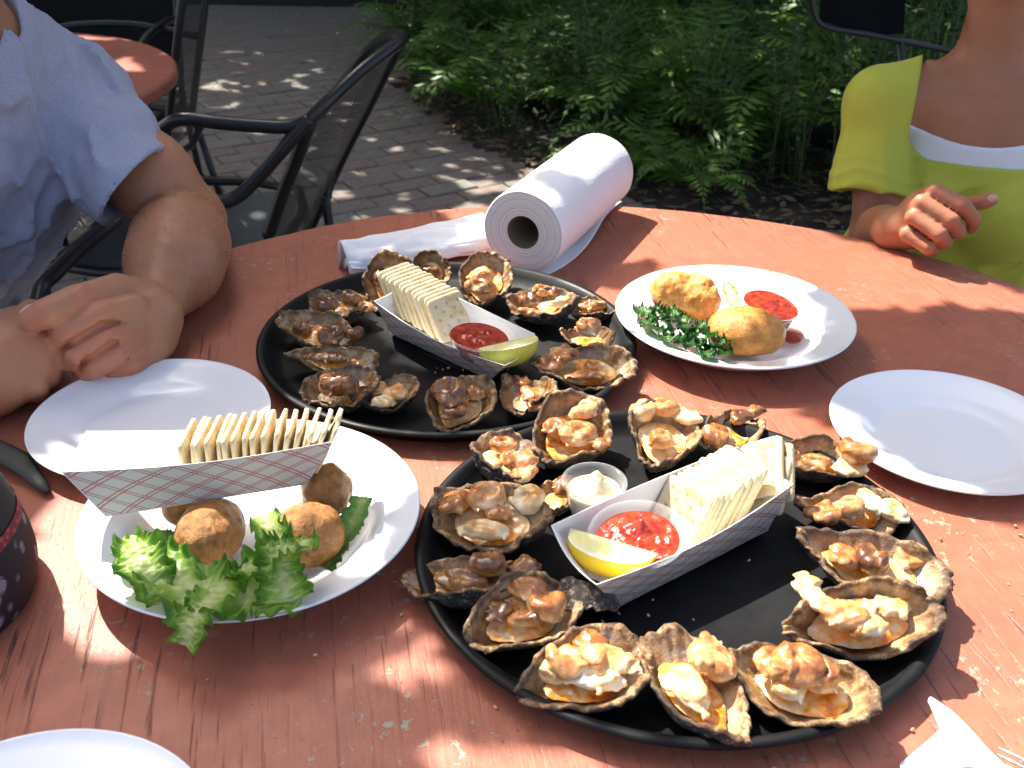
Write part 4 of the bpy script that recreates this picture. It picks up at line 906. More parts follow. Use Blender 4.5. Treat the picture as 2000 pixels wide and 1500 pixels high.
OY(952,1002,104,72,26,-28,(10,-4),15,[(890,975,15,13,40,'m',.6),(955,970,17,14,10,'l',.8),(1030,975,13,14,0,'w',.8),(945,1035,22,9,-10,'w',.5),(975,1000,10,8,0,'m',.6)],'large oyster with a white meat, left of the horseradish cup',sauce=.35)
OY(905,1130,92,46,20,168,(4,8),16,[(955,1098,15,13,10,'d',1.1),(1025,1105,11,11,10,'d',1.0),(905,1135,26,10,-14,'d',.4)],'dark long oyster poking over the left rim of the near tray')
OY(1020,1195,84,60,24,30,(16,-6),17,[(1030,1150,9,16,80,'m',1.0),(1065,1180,13,15,30,'m',.8),(975,1195,15,7,40,'d',.4),(1030,1205,16,9,10,'d',.4)],'oyster with two upright meats in the shade, front left of the near tray',sauce=.3)
OY(1140,1178,52,36,18,-20,(150,0),18,[],'grey upturned shell fragment showing its rough back beside the boat point')
OY(1145,1308,92,64,22,22,(8,-4),19,[(1110,1290,12,14,20,'l',.9),(1155,1255,13,11,0,'m',.9),(1190,1285,16,13,-20,'l',.9),(1165,1325,20,9,-10,'w',.5),(1085,1310,12,10,0,'w',.25)],'bright oyster with golden lumps at the front left of the near tray',sauce=.4)
OY(1362,1335,104,54,24,118,(4,-2),20,[(1385,1275,17,15,-50,'l',1.0),(1345,1345,11,22,25,'w',.6),(1410,1300,11,12,0,'m',.9)],'long oyster pointing at the camera, front of the near tray',sauce=.45,hinge=.2)
OY(1562,1330,96,58,24,-32,(14,-4),21,[(1510,1295,12,15,20,'m',1.0),(1555,1300,18,16,-30,'m',1.0),(1600,1320,14,12,-20,'m',.9),(1540,1345,12,8,-20,'w',.5)],'oyster with a big ragged meat at the front right of the near tray',sauce=.35)
OY(1682,1205,104,58,32,8,(26,-6),22,[(1585,1155,9,20,15,'w',1.2),(1645,1195,17,15,0,'l',.8),(1700,1215,12,11,20,'w',.7),(1735,1180,22,10,8,'w',.5),(1690,1235,14,6,10,'m',.5)],'deep oyster with a pale flap rising at the right of the near tray',sauce=.2)
OY(1706,1098,112,66,26,-24,(12,6),23,[(1650,1085,12,15,20,'m',.6),(1705,1095,14,16,0,'d',.5),(1775,1085,14,12,-20,'m',.2)],'broad grey-lipped oyster with dark browned meat at the right rim of the near tray',sauce=.35)
OY(1660,990,86,48,20,-10,(10,0),24,[(1610,1000,14,13,0,'m',.7),(1655,990,17,12,10,'l',.8),(1700,980,9,14,0,'w',.9),(1748,1000,9,15,40,'w',.8)],'flat oyster just below the tall browned meat at the right of the near tray',sauce=.3)
OY(1590,893,92,46,20,-2,(10,2),25,[(1670,880,16,17,0,'m',1.1),(1665,915,15,11,0,'w',.8),(1535,888,14,9,20,'d',.4),(1590,905,16,8,0,'m',.4)],'oyster with a tall browned meat touching the right side plate',sauce=.2)
OY(1088,965,56,34,16,70,(8,10),26,[(1100,940,12,8,60,'d',.5)],'small charred shell wedged between the largest oyster and the horseradish cup')
# --- back tray
OY(756,548,70,62,22,70,(2,-46),31,[(755,545,17,15,20,'d',.3),(795,525,6,8,0,'m',.4)],'oyster shell standing upright behind the cracker end of the back boat',far=True)
OY(843,530,56,46,18,100,(0,-40),32,[(842,528,10,13,60,'d',.4)],'small dark oyster at the very back of the back tray',far=True)
OY(948,545,78,64,26,80,(6,-26),33,[(938,538,15,13,20,'l',.7),(935,560,17,12,0,'m',.6),(985,515,10,9,30,'d',.4)],'tall golden oyster in front of the paper towel roll',far=True,sauce=.2)
OY(1060,588,84,60,24,-22,(8,-10),34,[(1030,585,11,16,20,'d',.6),(1065,568,17,9,-20,'m',.7),(1092,590,17,8,20,'w',.9),(1040,610,12,7,-10,'l',.5)],'oyster with a curled meat at the back right of the back tray',far=True,sauce=.2)
OY(1158,600,58,38,16,10,(6,0),35,[(1160,596,20,7,5,'m',.5)],'thin oyster edge beside the right plate at the back tray rim',far=True)
OY(1148,655,60,40,18,-10,(10,0),36,[(1147,640,14,13,0,'l',1.2)],'oyster with one round pale meat, right rim of the back tray',far=True)
OY(1140,712,104,62,24,-6,(14,0),37,[(1095,690,14,16,10,'m',1.0),(1075,712,12,10,0,'m',.9),(1145,730,22,8,8,'m',.5),(1158,715,9,8,0,'m',.8)],'wide black-lined oyster right of the point of the back boat',far=True)
OY(1026,762,66,56,24,-50,(14,-10),38,[(1040,770,11,13,20,'m',.8),(1020,745,9,8,0,'d',.5),(1050,790,9,9,0,'m',.7)],'oyster tucked between the back boat point and the near tray',far=True)
OY(895,785,76,62,24,70,(6,-16),39,[(880,768,17,18,20,'d',.8),(930,765,9,10,0,'m',.8),(885,805,14,9,10,'d',.4)],'round brown oyster at the front rim of the back tray',far=True,sauce=.2)
OY(665,752,74,66,22,20,(6,-8),40,[(660,748,20,17,20,'d',.9)],'round oyster with one big brown disc of meat, front left of the back tray',far=True,sauce=.35)
OY(752,765,64,46,18,14,(10,-6),41,[(735,760,10,9,0,'m',.8),(768,765,12,11,0,'l',.7),(750,785,14,7,0,'w',.5)],'yellowish oyster right of the big brown disc on the back tray',far=True,sauce=.4)
OY(650,700,92,40,16,-4,(20,4),42,[(640,697,30,6,-4,'d',.4)],'thin shaded oyster lying edge-on at the left of the back tray',far=True)
OY(612,640,92,54,22,-30,(12,6),43,[(648,655,12,16,-40,'d',1.0),(688,650,10,12,0,'d',.8),(590,640,12,9,0,'d',.3)],'shaded oyster with meat hanging inward at the left rim of the back tray',far=True)
OY(655,592,76,50,22,-30,(12,0),44,[(640,595,13,12,60,'d',.8),(690,580,16,9,-20,'d',.8),(712,600,10,7,0,'m',.6)],'shaded oyster at the back left rim of the back tray',far=True)
# ================================================================ fritters
def m_fry(name,a,b,c3,f=90,bs=.5):
    n=NM(name); g=n.co(); c=n.ramp(n.noise(f,g,5,.66),[(.33,a),(.52,b),(.70,c3)]); c=n.mix(n.f(n.noise(f*3.2,g,3,.7),[(.62,0),(.72,.8)]),c,tuple(v*.35 for v in c3)); n.col(c); n.set(Roughness=.38,Subsurface_Weight=.1,Subsurface_Radius=(.004,.002,.001),Subsurface_Scale=.5,Specular_IOR_Level=.45); n.bump(n.noise(f*3.4,g,5,.7),bs,.0016); return n.m
M_fr1=m_fry('fried_dark',(.50,.24,.06),(.38,.15,.03),(.17,.05,.012),150,.9); M_fr2=m_fry('fried_rough',(.80,.44,.11),(.70,.28,.045),(.42,.12,.02),75,.9); M_fr3=m_fry('fried_smooth',(.72,.35,.075),(.60,.24,.04),(.38,.125,.02),95,.8)
def fritter(px,py,z,r_,rz,m,label,seed,amp=.002,f=45,extra=(),h=.0014):
    c=np.array(at(px,py,z)); root=None; lo=c-max(r_)-.012; hi=c+max(r_)+.012; s=Sdf(lo,hi,h); Mr=Matrix.Rotation(R(rz[0]),3,'Z')@Matrix.Rotation(R(rz[1]),3,'Y'); s.ell(c,r_,Mr,k=.004)
    for d,rr in extra: s.ell(c+np.array(d),rr,k=.006)
    s.disp(lambda g: amp*fbm(g,f,seed,4),.012); V,Q=s.nets(); o=mesh('fritter',V-c,Q,m,loc=tuple(c)); return tag(o,label,'fritter','fried fritters')
fritter(410,1040,.034,(.035,.024,.025),(78,10),M_fr1,'dark brown fritter with a broken rough end on the left plate above the lettuce',1,.0013,110,extra=[((-.004,-.026,-.004),(.011,.009,.010))])
fritter(603,1043,.034,(.027,.026,.025),(0,0),M_fr1,'round brown fritter at the right of the left plate',2,.0011,110)
fritter(638,958,.036,(.021,.022,.022),(0,0),M_fr1,'third fritter half hidden under the right end of the left paper boat',3,.0011,110)
fritter(365,985,.026,(.02,.02,.018),(0,0),M_fr1,'fritter hidden under the middle of the left paper boat',5,.0009,60)
fritter(1342,577,.034,(.041,.026,.024),(-22,8),M_fr2,'craggy orange fritter at the back left of the right plate',4,.0042,55,extra=[((.02,-.012,.0),(.016,.012,.012)),((-.022,.006,.006),(.015,.014,.014))])
fritter(1457,647,.031,(.042,.034,.025),(-12,0),M_fr3,'smooth golden oval fritter at the front of the right plate',6,.0014,60)
# ================================================================ greens
def m_lettuce(name,edge,mid,rib,fr=1.):
    n=NM(name); g=n.co(); t=n.attr('t'); nz=n.noise(60,g,4,.6); a=n.math('ADD',t,n.math('MULTIPLY',n.math('SUBTRACT',nz,.5),.5)); c=n.ramp(a,[(.02,rib),(.35,mid),(.8,edge)]); n.col(c); n.set(Roughness=.35,Specular_IOR_Level=.5); n.bump(n.noise(140,g,4,.6),.5,.0018)
    tl=n.new('BsdfTranslucent'); n.L(c,tl.inputs[0]); mx=n.new('MixShader'); mx.inputs[0].default_value=.4; n.L(n.b.outputs[0],mx.inputs[1]); n.L(tl.outputs[0],mx.inputs[2]); n.L(mx.outputs[0],n.n['Material Output'].inputs[0]); return n.m
M_let=m_lettuce('lettuce',(.09,.235,.022),(.27,.43,.055),(.56,.62,.26)); M_kale=m_lettuce('kale',(.018,.085,.012),(.035,.14,.02),(.12,.22,.05)); M_letd=m_lettuce('lettuce_dark',(.09,.20,.04),(.13,.27,.05),(.3,.4,.12))
def leaf(root,spine,wid,seed,m,ruf=.008,fr=70,nu=90,nv=30,lob=.25,up=(0,0,1),name='leaf',cup_=.3):
    S=spline([Vector(p) for p in spine],max(2,nu//(len(spine)-1))); nu=len(S)-1; V=[];T=[]; rr=random.Random(seed); L=root.location
    acc=0
    for i,p in enumerate(S):
        u=i/nu; tan=(S[min(i+1,nu)]-S[max(i-1,0)]).normalized(); side=tan.cross(Vector(up)).normalized(); nrm=side.cross(tan).normalized()
        w0=wid(u) if callable(wid) else wid*math.sin(math.pi*min(1,u*.9+.08))**.6
        for j in range(nv+1):
            v=-1+2*j/nv; av=abs(v); lb=1+lob*float(noise(np.array([u*6,(1 if v>0 else 2)*3.7,seed]),1,seed))*av+.05*math.sin(u*22+(0 if v>0 else 1.3)+2*math.sin(u*9+seed))*av**2
            q=p+side*(v*w0*lb*(1-.25*av*av)); ph=np.array([u*fr*.22,v*1.6,seed*1.3]); e=av**1.6
            hz=ruf*e*(math.sin(u*fr+3*math.sin(u*7+seed)+(0 if v>0 else 1.7))*.5+.9*float(noise(ph,1.7,seed)))+.42*ruf*math.sin(u*fr*3.1+4*v+2*math.sin(u*23))*av**3+.30*ruf*float(noise(ph,4,seed+2))*av+cup_*w0*av*av
            hz+=.0016*float(noise(np.array([u*26,v*5,seed]),1,seed+4))*(1-.5*av); q=q+nrm*hz+side*(.16*ruf*e*math.sin(u*fr*1.9+seed)); V.append(q-L); T.append(max(0,av*.92-.30*math.exp(-(math.sin(u*22-2.6*av)**2)/.03)*(av<.9)))
    m2=nv+1; Fs=[(i*m2+j,i*m2+j+1,(i+1)*m2+j+1,(i+1)*m2+j) for i in range(nu) for j in range(nv)]
    return mesh(name,V,Fs,m,root,attr={'t':T})
lt=empty('lettuce_leaf',tuple(at(400,1140,.02)),label='large frilly green lettuce leaf spilling over the front rim of the left plate',cat='lettuce leaf')
leaf(lt,[at(590,1165,.034),at(500,1160,.040),at(420,1160,.044),at(330,1125,.046),at(235,1070,.042)],lambda u:.036*math.sin(math.pi*min(1,u*.85+.12))**.5,1,M_let,.0085,30,nu=240,nv=44,lob=.28,cup_=.15)
leaf(lt,[at(455,1110,.040),at(415,1165,.048),at(375,1210,.046),at(360,1262,.030)],lambda u:.029*(.95-.40*u),2,M_let,.0085,24,nu=200,nv=40,lob=.35,cup_=.1)
leaf(lt,[at(560,1175,.040),at(550,1120,.052),at(545,1070,.060),at(515,1005,.058)],lambda u:.024*(1-.35*u),3,M_let,.009,24,nu=200,nv=40,lob=.35)
leaf(lt,[at(310,1180,.036),at(290,1130,.048),at(268,1080,.054),at(256,1045,.054)],.023,4,M_let,.008,22,nu=180,nv=36,lob=.35)
leaf(lt,[at(450,1120,.042),at(510,1100,.054),at(570,1070,.060),at(605,1052,.056)],.022,6,M_let,.008,26,nu=180,nv=36,lob=.3)
lt2=empty('lettuce_leaf',tuple(at(680,1030,.02)),label='darker lettuce leaf tip behind the round fritter on the left plate',cat='lettuce leaf')
leaf(lt2,[at(630,1110,.012),at(665,1060,.022),at(695,1010,.034),at(708,970,.042)],lambda u:.018*(1-.4*u),5,M_letd,.003,30,lob=.1)
leaf(lt2,[at(320,1100,.02),at(318,1060,.03),at(322,1035,.034)],.012,7,M_letd,.004,30)
kl=empty('kale_garnish',tuple(at(1330,640,.02)),label='dark green curly kale garnish on the left side of the right plate',cat='kale')
rr=random.Random(9)
for q,(x0,y0,x1,y1) in enumerate([(1300,630,1242,600),(1320,630,1275,598),(1330,640,1310,600),(1300,650,1250,625),(1340,650,1335,615),(1350,660,1375,628),(1360,670,1395,645),(1330,660,1290,655),(1370,675,1340,672),(1390,682,1420,662),(1400,688,1432,690),(1375,680,1385,698),(1350,668,1320,668)]):
    leaf(kl,[at(x0,y0,.018),at((x0+x1)/2,(y0+y1)/2,.030+rr.uniform(0,.008)),at(x1,y1,.034+rr.uniform(-.008,.006))],.0125,20+q,M_kale,.006,42,nu=44,nv=18,lob=.4,name='frond')
cb=empty('cabbage_shred',tuple(at(1428,573,.02)),label='pale green leaf scrap between the craggy fritter and the red sauce cup',cat='lettuce scrap')
leaf(cb,[at(1438,600,.016),at(1425,575,.026),at(1418,552,.034)],.012,31,m_lettuce('pale_lettuce',(.50,.62,.18),(.66,.72,.36),(.74,.78,.52)),.003,20,nu=30,nv=12)
# ================================================================ people
def m_skin(name,a,b,red):
    n=NM(name); g=n.co(); ta=n.attr('t'); c=n.mix(n.f(n.noise(9,g,4,.6),[(.35,0),(.65,1)]),a,b); c=n.mix(n.f(n.noise(28,g,4,.6),[(.45,0),(.7,.45)]),c,red); c=n.mix(n.f(n.noise(260,g,2,.5),[(.62,0),(.75,.25)]),c,tuple(v*.55 for v in red)); c=n.mix(n.math('MULTIPLY',ta,.65),c,tuple(min(1,v*k) for v,k in zip(red,(1.25,1.1,1.1)))); n.col(c); n.set(Roughness=n.f(n.noise(60,g,3),[(.3,.40),(.7,.58)]),Specular_IOR_Level=.4,Subsurface_Weight=.18,Subsurface_Radius=(.012,.005,.003),Subsurface_Scale=.5); n.bump(n.voro(420,g),.2,.0008); n.bump(n.noise(80,g,5,.7),.30,.0014); return n.m
M_skm=m_skin('skin_man',(.36,.165,.085),(.43,.205,.11),(.42,.135,.08)); M_skw=m_skin('skin_woman',(.34,.145,.072),(.40,.18,.095),(.42,.135,.075))
def m_cloth(name,a,b,fine=900,bs=.3,mel=1.):
    n=NM(name); g=n.co(); c=n.mix(n.f(n.noise(fine,g,2,.6),[(.38,0),(.62,mel)]),a,b); c=n.mix(n.f(n.noise(7,g,3),[(.3,0),(.7,.25)]),c,tuple(v*.85 for v in a)); n.col(c); n.set(Roughness=.9,Sheen_Weight=.05); n.bump(n.noise(fine*1.3,g,2),bs,.0006); n.bump(n.noise(26,n.co('Object',scale=(1,1,.35)),4,.6),.30,.005); return n.m
M_blue=m_cloth('blue_heather_jersey',(.265,.28,.385),(.385,.40,.50),800,.12); M_yel=m_cloth('yellow_green_jersey',(.42,.44,.045),(.50,.52,.08),900,.3,.6); M_und=m_cloth('white_jersey',(.74,.74,.82),(.80,.80,.86),900,.2,.5)
M_hair=plain('dark_hair',(.035,.022,.015),.6); M_nail=plain('nail',(.62,.36,.28),.3); M_den=m_cloth('dark_denim',(.03,.04,.07),(.05,.06,.10),600)
def axes(fwd):
    f=Vector(fwd); f.z=0; f.normalize(); l=Vector((-f.y,f.x,0)); return f,l
def rotm(f,l,lean=0): # local axes: x left, y forward, z up
    up=Vector((0,0,1)); f2=(f*math.cos(lean)-up*math.sin(lean)); u2=(up*math.cos(lean)+f*math.sin(lean)); return Matrix((l,f2,u2)).transposed()
def head(s,c,f,l,sc=1.,k=.012):
    M=rotm(f,l); up=Vector((0,0,1))
    s.ell(c+up*.02*sc-f*.015*sc,(.076*sc,.096*sc,.088*sc),M,k=k); s.ell(c-up*.045*sc+f*.022*sc,(.056*sc,.064*sc,.068*sc),M,k=.02)
    s.ell(c-up*.092*sc+f*.060*sc,(.024*sc,.020*sc,.018*sc),M,k=.018); s.cap(c+f*.082*sc-up*.0*sc,c+f*.108*sc-up*.035*sc,.008*sc,.012*sc,k=.008)
    for q in(-1,1):
        s.ell(c+l*q*.031*sc+f*.088*sc+up*.002,(.013*sc,.010*sc,.009*sc),M,k=.003,op='sub'); s.ell(c+l*q*.031*sc+f*.074*sc+up*.002,(.012*sc,.012*sc,.012*sc),M,k=.001); s.ell(c+l*q*.077*sc-f*.005-up*.012*sc,(.007*sc,.018*sc,.030*sc),M,k=.006)
    s.ell(c+f*.083*sc-up*.064*sc,(.024*sc,.010*sc,.006*sc),M,k=.003); s.ell(c+f*.083*sc-up*.073*sc,(.020*sc,.010*sc,.006*sc),M,k=.003)
def fold_field(g,dirv,f,seed,sharp=1.):
    """ridged creases running along dirv"""
    d=Vector(dirv).normalized(); a=d.orthogonal().normalized(); b=d.cross(a); P=np.stack([g@np.array(a)*f+.35*noise(g,f*.35,seed+2),g@np.array(b)*f,g@np.array(d)*f*.22],-1)
    r=1-np.abs(noise(P,1.,seed))*2; return r
# ---------------------------------------------------------------- man in the blue shirt
man=empty('person',(-.72,1.25,GZ),label='man in a heathered blue t-shirt leaning his clasped hands and elbow on the table',cat='person')
f,l=axes((.93,-.37,0)); up=Vector((0,0,1))
nb=Vector((-.645,1.20,.318)); S_L=at(205,185,.175); S_L=aty(140,222,1.32); S_R=nb+(nb-S_L)*1.0; S_R.z=S_L.z+.01
pelvis=Vector((-.87,1.27,-.20)); chest=(pelvis*.35+nb*.65)+f*.0
E_L=at(368,432,.054)
def torso_man(s,off=0.,arms=True):
    M=rotm(f,l,.30)
    s.ell(nb-up*.17-f*.035,(.165+off,.125+off,.20+off),M,k=.03); s.ell(pelvis+up*.10+f*.03,(.165+off,.145+off,.18+off),M,k=.05); s.ell(pelvis+up*.01,(.18+off,.14+off,.13+off),None,k=.04)
    s.cap(S_L,S_R,.062+off,.062+off,k=.03); s.cap(nb-up*.05-f*.02,S_L+up*.01,.055+off,.06+off,k=.03); s.cap(nb-up*.05-f*.02,S_R+up*.01,.055+off,.06+off,k=.03)
s=Sdf((-1.16,.66,-.36),(-.28,1.56,.70),.0034)
torso_man(s)
s.cap(nb-up*.06,nb+up*.10+f*.02,.066,.058,k=.02); head(s,nb+up*.20+f*.03,*axes((.9,-.5,0)),1.06)
# left arm
s.cap(S_L,at(290,345,.115),.058,.050,k=.02); s.cap(at(290,345,.115),E_L,.050,.046,k=.02)
s.cap(E_L,at(350,480,.056),.047,.052,k=.010); s.cap(at(352,478,.056),at(338,520,.052),.052,.048,k=.03); s.cap(at(338,520,.052),at(306,592,.044),.048,.031,k=.03)
# right arm and fist
Wr=at(-10,735,.042); E_R=Vector((-.80,.82,-.02))
s.cap(S_R,E_R,.058,.046,k=.02); s.cap(E_R,Vector((-.66,.86,.035)),.047,.048,k=.015); s.cap(Vector((-.66,.86,.035)),at(-20,730,.040),.048,.034,k=.02)
s.ell(at(30,668,.046),(.048,.052,.030),Matrix.Rotation(R(20),3,'Z'),k=.018); s.ell(at(62,650,.048),(.030,.034,.026),None,k=.012); s.cap(at(-30,740,.042),at(30,700,.046),.037,.040,k=.02)
for P,rr_ in [([(60,610,.056),(100,650,.050),(104,690,.030)],[.014,.0135,.011]),([(40,700,.046),(88,712,.038),(96,738,.022)],[.015,.0135,.011]),([(10,745,.036),(60,752,.030),(74,766,.018)],[.014,.012,.010])]: s.chain([at(*p) for p in P],rr_,k=.006)
# left hand, back of the hand up, closed over the right fist
s.ell(at(292,622,.050),(.034,.036,.036),None,k=.016); s.ell(at(262,632,.052),(.030,.030,.034),None,k=.010); s.ell(at(285,672,.030),(.030,.028,.022),None,k=.012)
FL=[([(262,603,.074),(196,617,.080),(132,648,.072),(112,668,.060)],[.0158,.0152,.0145,.0125]),
    ([(262,638,.058),(208,655,.062),(152,688,.052),(136,702,.040)],[.0158,.0152,.0142,.0122]),
    ([(270,668,.042),(228,688,.044),(182,714,.034),(168,724,.026)],[.0145,.0142,.0132,.0115]),
    ([(284,692,.026),(254,708,.026),(218,724,.018),(208,726,.016)],[.0130,.0126,.0118,.0105])]
for P,rr_ in FL: s.chain([at(*p) for p in P],rr_,k=.0008)
for q in range(3):
    A_=[at(*p) for p in FL[q][0]]; B_=[at(*p) for p in FL[q+1][0]]; tc=[(Vector((0,0,CH))-(x+y)/2).normalized() for x,y in zip(A_,B_)]
    C_=[(x+y)/2+t*.0105 for x,y,t in zip(A_,B_,tc)]; C_=[C_[0].lerp(C_[1],.45)]+C_[1:]
    for k_ in range(len(C_)-1): s.cap(C_[k_],C_[k_+1],.0012 if k_==0 else .0036,.0036,k=.004,op='sub')
s.chain([at(292,580,.070),at(228,566,.088),at(152,584,.096),at(92,611,.094),at(60,626,.088)],[.0185,.0165,.0150,.0142,.0120],k=.001)
s.disp(lambda g:.0009*noise(g,38,3)+.0004*noise(g,110,4),.008)
V,Q=s.nets()
def near_pts(V,P,r): return np.clip(np.max([np.exp(-((V-np.array(p))**2).sum(1)/r**2) for p in P],0),0,1)
KP=[at(*p) for P,_ in FL for p in P[1:]]+[at(152,584,.096),at(80,615,.092),at(62,650,.048),at(100,650,.05)]
mesh('body',V-np.array(man.location),Q,M_skm,man,attr={'t':near_pts(V,KP,.018)})
E1=V[Q[:,1]]-V[Q[:,0]]; E2=V[Q[:,3]]-V[Q[:,0]]; Nn=np.cross(E1,E2); Nn/=np.linalg.norm(Nn,axis=1)[:,None]+1e-12; Cn=V[Q].mean(1)
ha,hb=np.array(E_L),np.array(at(300,598,.040)); tt=((Cn-ha)@(hb-ha))/((hb-ha)@(hb-ha)); dd_=np.linalg.norm(Cn-(ha+np.clip(tt,0,1)[:,None]*(hb-ha)),axis=1)
sel=np.nonzero((tt>-.05)&(tt<.95)&(dd_<.07)&(Cn[:,2]>.03))[0]; rs=np.random.RandomState(3); sel=rs.choice(sel,1500); hd_=(hb-ha)/np.linalg.norm(hb-ha)
Hv=[];Hf=[]
cen_=ha+np.clip(tt[sel],0,1)[:,None]*(hb-ha); 
for q,i_ in enumerate(sel):
    n_=Nn[i_]*(1 if Nn[i_]@(Cn[i_]-cen_[q])>0 else -1); d_=hd_*.9+n_*.35+rs.normal(0,.35,3); d_/=np.linalg.norm(d_); L_=rs.uniform(.006,.014); w_=np.cross(d_,n_); w_=w_/np.linalg.norm(w_)*.00011; p=Cn[i_]-np.array(man.location); b_=len(Hv); m_=p+d_*L_*.5+n_*.0012; Hv+=[p-w_,p+w_,m_+w_*.8,m_-w_*.8,p+d_*L_]; Hf+=[(b_,b_+1,b_+2,b_+3),(b_+3,b_+2,b_+4)]
tag(mesh('arm_hair',Hv,Hf,plain('arm_hair',(.09,.05,.025),.6),man,smooth=False),kind='stuff')
# shirt
BB=((-1.18,.72,-.37),(-.28,1.58,.47)); s=Sdf(*BB,.0042); torso_man(s,.010)
hem=at(262,364,.116); sd=(hem-S_L).normalized(); hemR=S_R+(E_R-S_R)*.62; sr=(E_R-S_R).normalized()
hA,hB=at(318,292,.165),at(218,432,.075); hn=ray(268,362).normalized().cross((hA-hB).normalized()); hn=(hn if hn.dot(sd)>0 else -hn).normalized(); hn=(hn*.75+sd*.25).normalized()
for S0,hh,dd,r0,r1 in ((S_L,hem,sd,.071,.056),(S_R,hemR,sr,.070,.066)):
    s2=Sdf(*BB,.0042); s2.cap(S0,hh+dd*.06,r0,r1,k=0); s2.clip(hh,dd if S0 is S_R else hn); s.merge(s2,.02)
def mfold(g):
    F1=fold_field(g,sd*.25-up*.95+f*.25,25,5); F2=fold_field(g,sd,34,8); q=np.clip(1-np.abs(F1)*0,0,1)
    q=np.clip(-((g-np.array(hem))@np.array(hn))/.045,.12,1)
    return q*(-.0115*np.clip(F1,0,1)**1.6-.005*np.clip(F2,0,1)+.004+.004*noise(g,12,4))+.0016*(np.abs((g-np.array(hem))@np.array(sd)+.019)<.0022)
s.disp(mfold,.024)
for hh,dd,r1 in ((hem,sd,.057),(hemR,sr,.066)): s.cap(hh-dd*.035,hh+dd*.06,r1-.0095,r1-.004,k=.001,op='sub')
s.cap(nb-up*.02+f*.02,nb+up*.16+f*.03,.072,.085,k=.003,op='sub')
V,Q=s.nets(); mesh('t_shirt',V-np.array(man.location),Q,M_blue,man)
s=Sdf((-.85,.98,.38),(-.46,1.40,.72),.004); hc=nb+up*.225+f*.02; s.ell(hc,(.084,.104,.095),rotm(*axes((.9,-.5,0))),k=.01); s.ell(hc+f*.10-up*.05,(.075,.08,.07),None,k=.01,op='sub'); s.disp(lambda g:.004*noise(g,45,2)); V,Q=s.nets(); mesh('hair',V-np.array(man.location),Q,M_hair,man)
def legs(name,pel,f,l,m,root,knee=.44,w_=.09):
    s=Sdf((min(pel.x,pel.x+f.x*.5)-.26,min(pel.y,pel.y+f.y*.5)-.26,GZ),(max(pel.x,pel.x+f.x*.5)+.26,max(pel.y,pel.y+f.y*.5)+.26,pel.z+.14),.011)
    s.ell(pel-Vector((0,0,.04)),(.17,.14,.12),rotm(f,l),k=.03)
    for q in(-1,1):
        k_=pel+f*knee+l*q*(w_+.03)-Vector((0,0,.06)); k_.z=-.24; a=pel+l*q*w_-Vector((0,0,.05)); s.cap(a,k_,.082,.062,k=.03); an=Vector((k_.x-f.x*.03,k_.y-f.y*.03,GZ+.09)); s.cap(k_,an,.062,.045,k=.02); s.cap(an-Vector((0,0,.04)),an+f*.14-Vector((0,0,.055)),.040,.030,k=.02)
    V,Q=s.nets(); mesh(name,V-np.array(root.location),Q,m,root)
legs('trousers',pelvis,f,l,M_den,man)
# his chair
mc=empty('patio_chair',(-.88,1.28,GZ),label='black metal chair under the man in blue, one arm rail curving out beside him',cat='chair')
tubeobj('arm',[aty(75,450,1.62),aty(86,424,1.60),aty(110,408,1.60),aty(140,400,1.60),aty(185,395,1.62),aty(215,400,1.66)],.0135,mc)
tubeobj('arm',[aty(230,425,1.60),aty(204,444,1.58),aty(150,490,1.55),aty(105,535,1.52),aty(80,560,1.50),aty(70,600,1.46)],.0135,mc)
pf=Vector(mc.location); 
for sx in(-1,1):
    b_=pf+l*sx*.25; tubeobj('leg',[b_+f*.2+up*.43,b_+f*.22+up*.01],.012,mc); tubeobj('leg',[b_-f*.2+up*.43,b_-f*.24+up*.01],.012,mc); tubeobj('back_post',[b_-f*.2+up*.43,b_-f*.26+up*.7,b_-f*.3+up*.9],.012,mc)
sheet('mesh_seat',[[pf-l*.25+f*.2+up*.43,pf-l*.25-f*.2+up*.42],[pf+l*.25+f*.2+up*.43,pf+l*.25-f*.2+up*.42]],mc,M_mesh,12)
sheet('mesh_back',[[pf-l*.25-f*.2+up*.43,pf-l*.25-f*.3+up*.9],[pf-f*.24+up*.43,pf-f*.34+up*.92],[pf+l*.25-f*.2+up*.43,pf+l*.25-f*.3+up*.9]],mc,M_mesh,12)
# ---------------------------------------------------------------- woman in yellow-green
wom=empty('person',(.72,1.56,GZ),label='woman in a yellow-green scoop-neck tee, one loose fist on the table edge',cat='person')
f,l=axes((-.33,-.94,0)); r_=-l        # her right is on the left of the picture
nbw=aty(1945,95,1.58); Sh=aty(1722,190,1.555)-up*.010; Shl=nbw+(nbw-Sh); Shl.z=Sh.z-.0
pw=Vector((nbw.x+.02,nbw.y+.06,-.20)); Elb=aty(1708,470,1.50); Elb.z=-.045
def torso_w(s,off=0.):
    M=rotm(f,l,.08)
    s.ell(nbw-up*.165-f*.0,(.135+off,.088+off,.165+off),M,k=.03); s.ell(pw+up*.13,(.125+off,.100+off,.16+off),M,k=.05); s.ell(pw,(.16+off,.125+off,.12+off),M,k=.05)
    s.cap(Sh,Shl,.036+off,.036+off,k=.03); s.cap(nbw-up*.035,Sh+up*.004,.036+off,.035+off,k=.02); s.cap(nbw-up*.035,Shl+up*.004,.036+off,.035+off,k=.02)
    for q in(-1,1): s.ell(nbw-up*.225+f*.055+l*q*.068,(.060+off,.052+off,.058+off),M,k=.03)
s=Sdf((.34,1.20,-.30),(1.06,1.86,.62),.0034); torso_w(s)
s.cap(nbw-up*.05,nbw+up*.11+f*.01,.054,.047,k=.025); head(s,nbw+up*.195+f*.02,*axes((-.5,-.87,0)),.97)
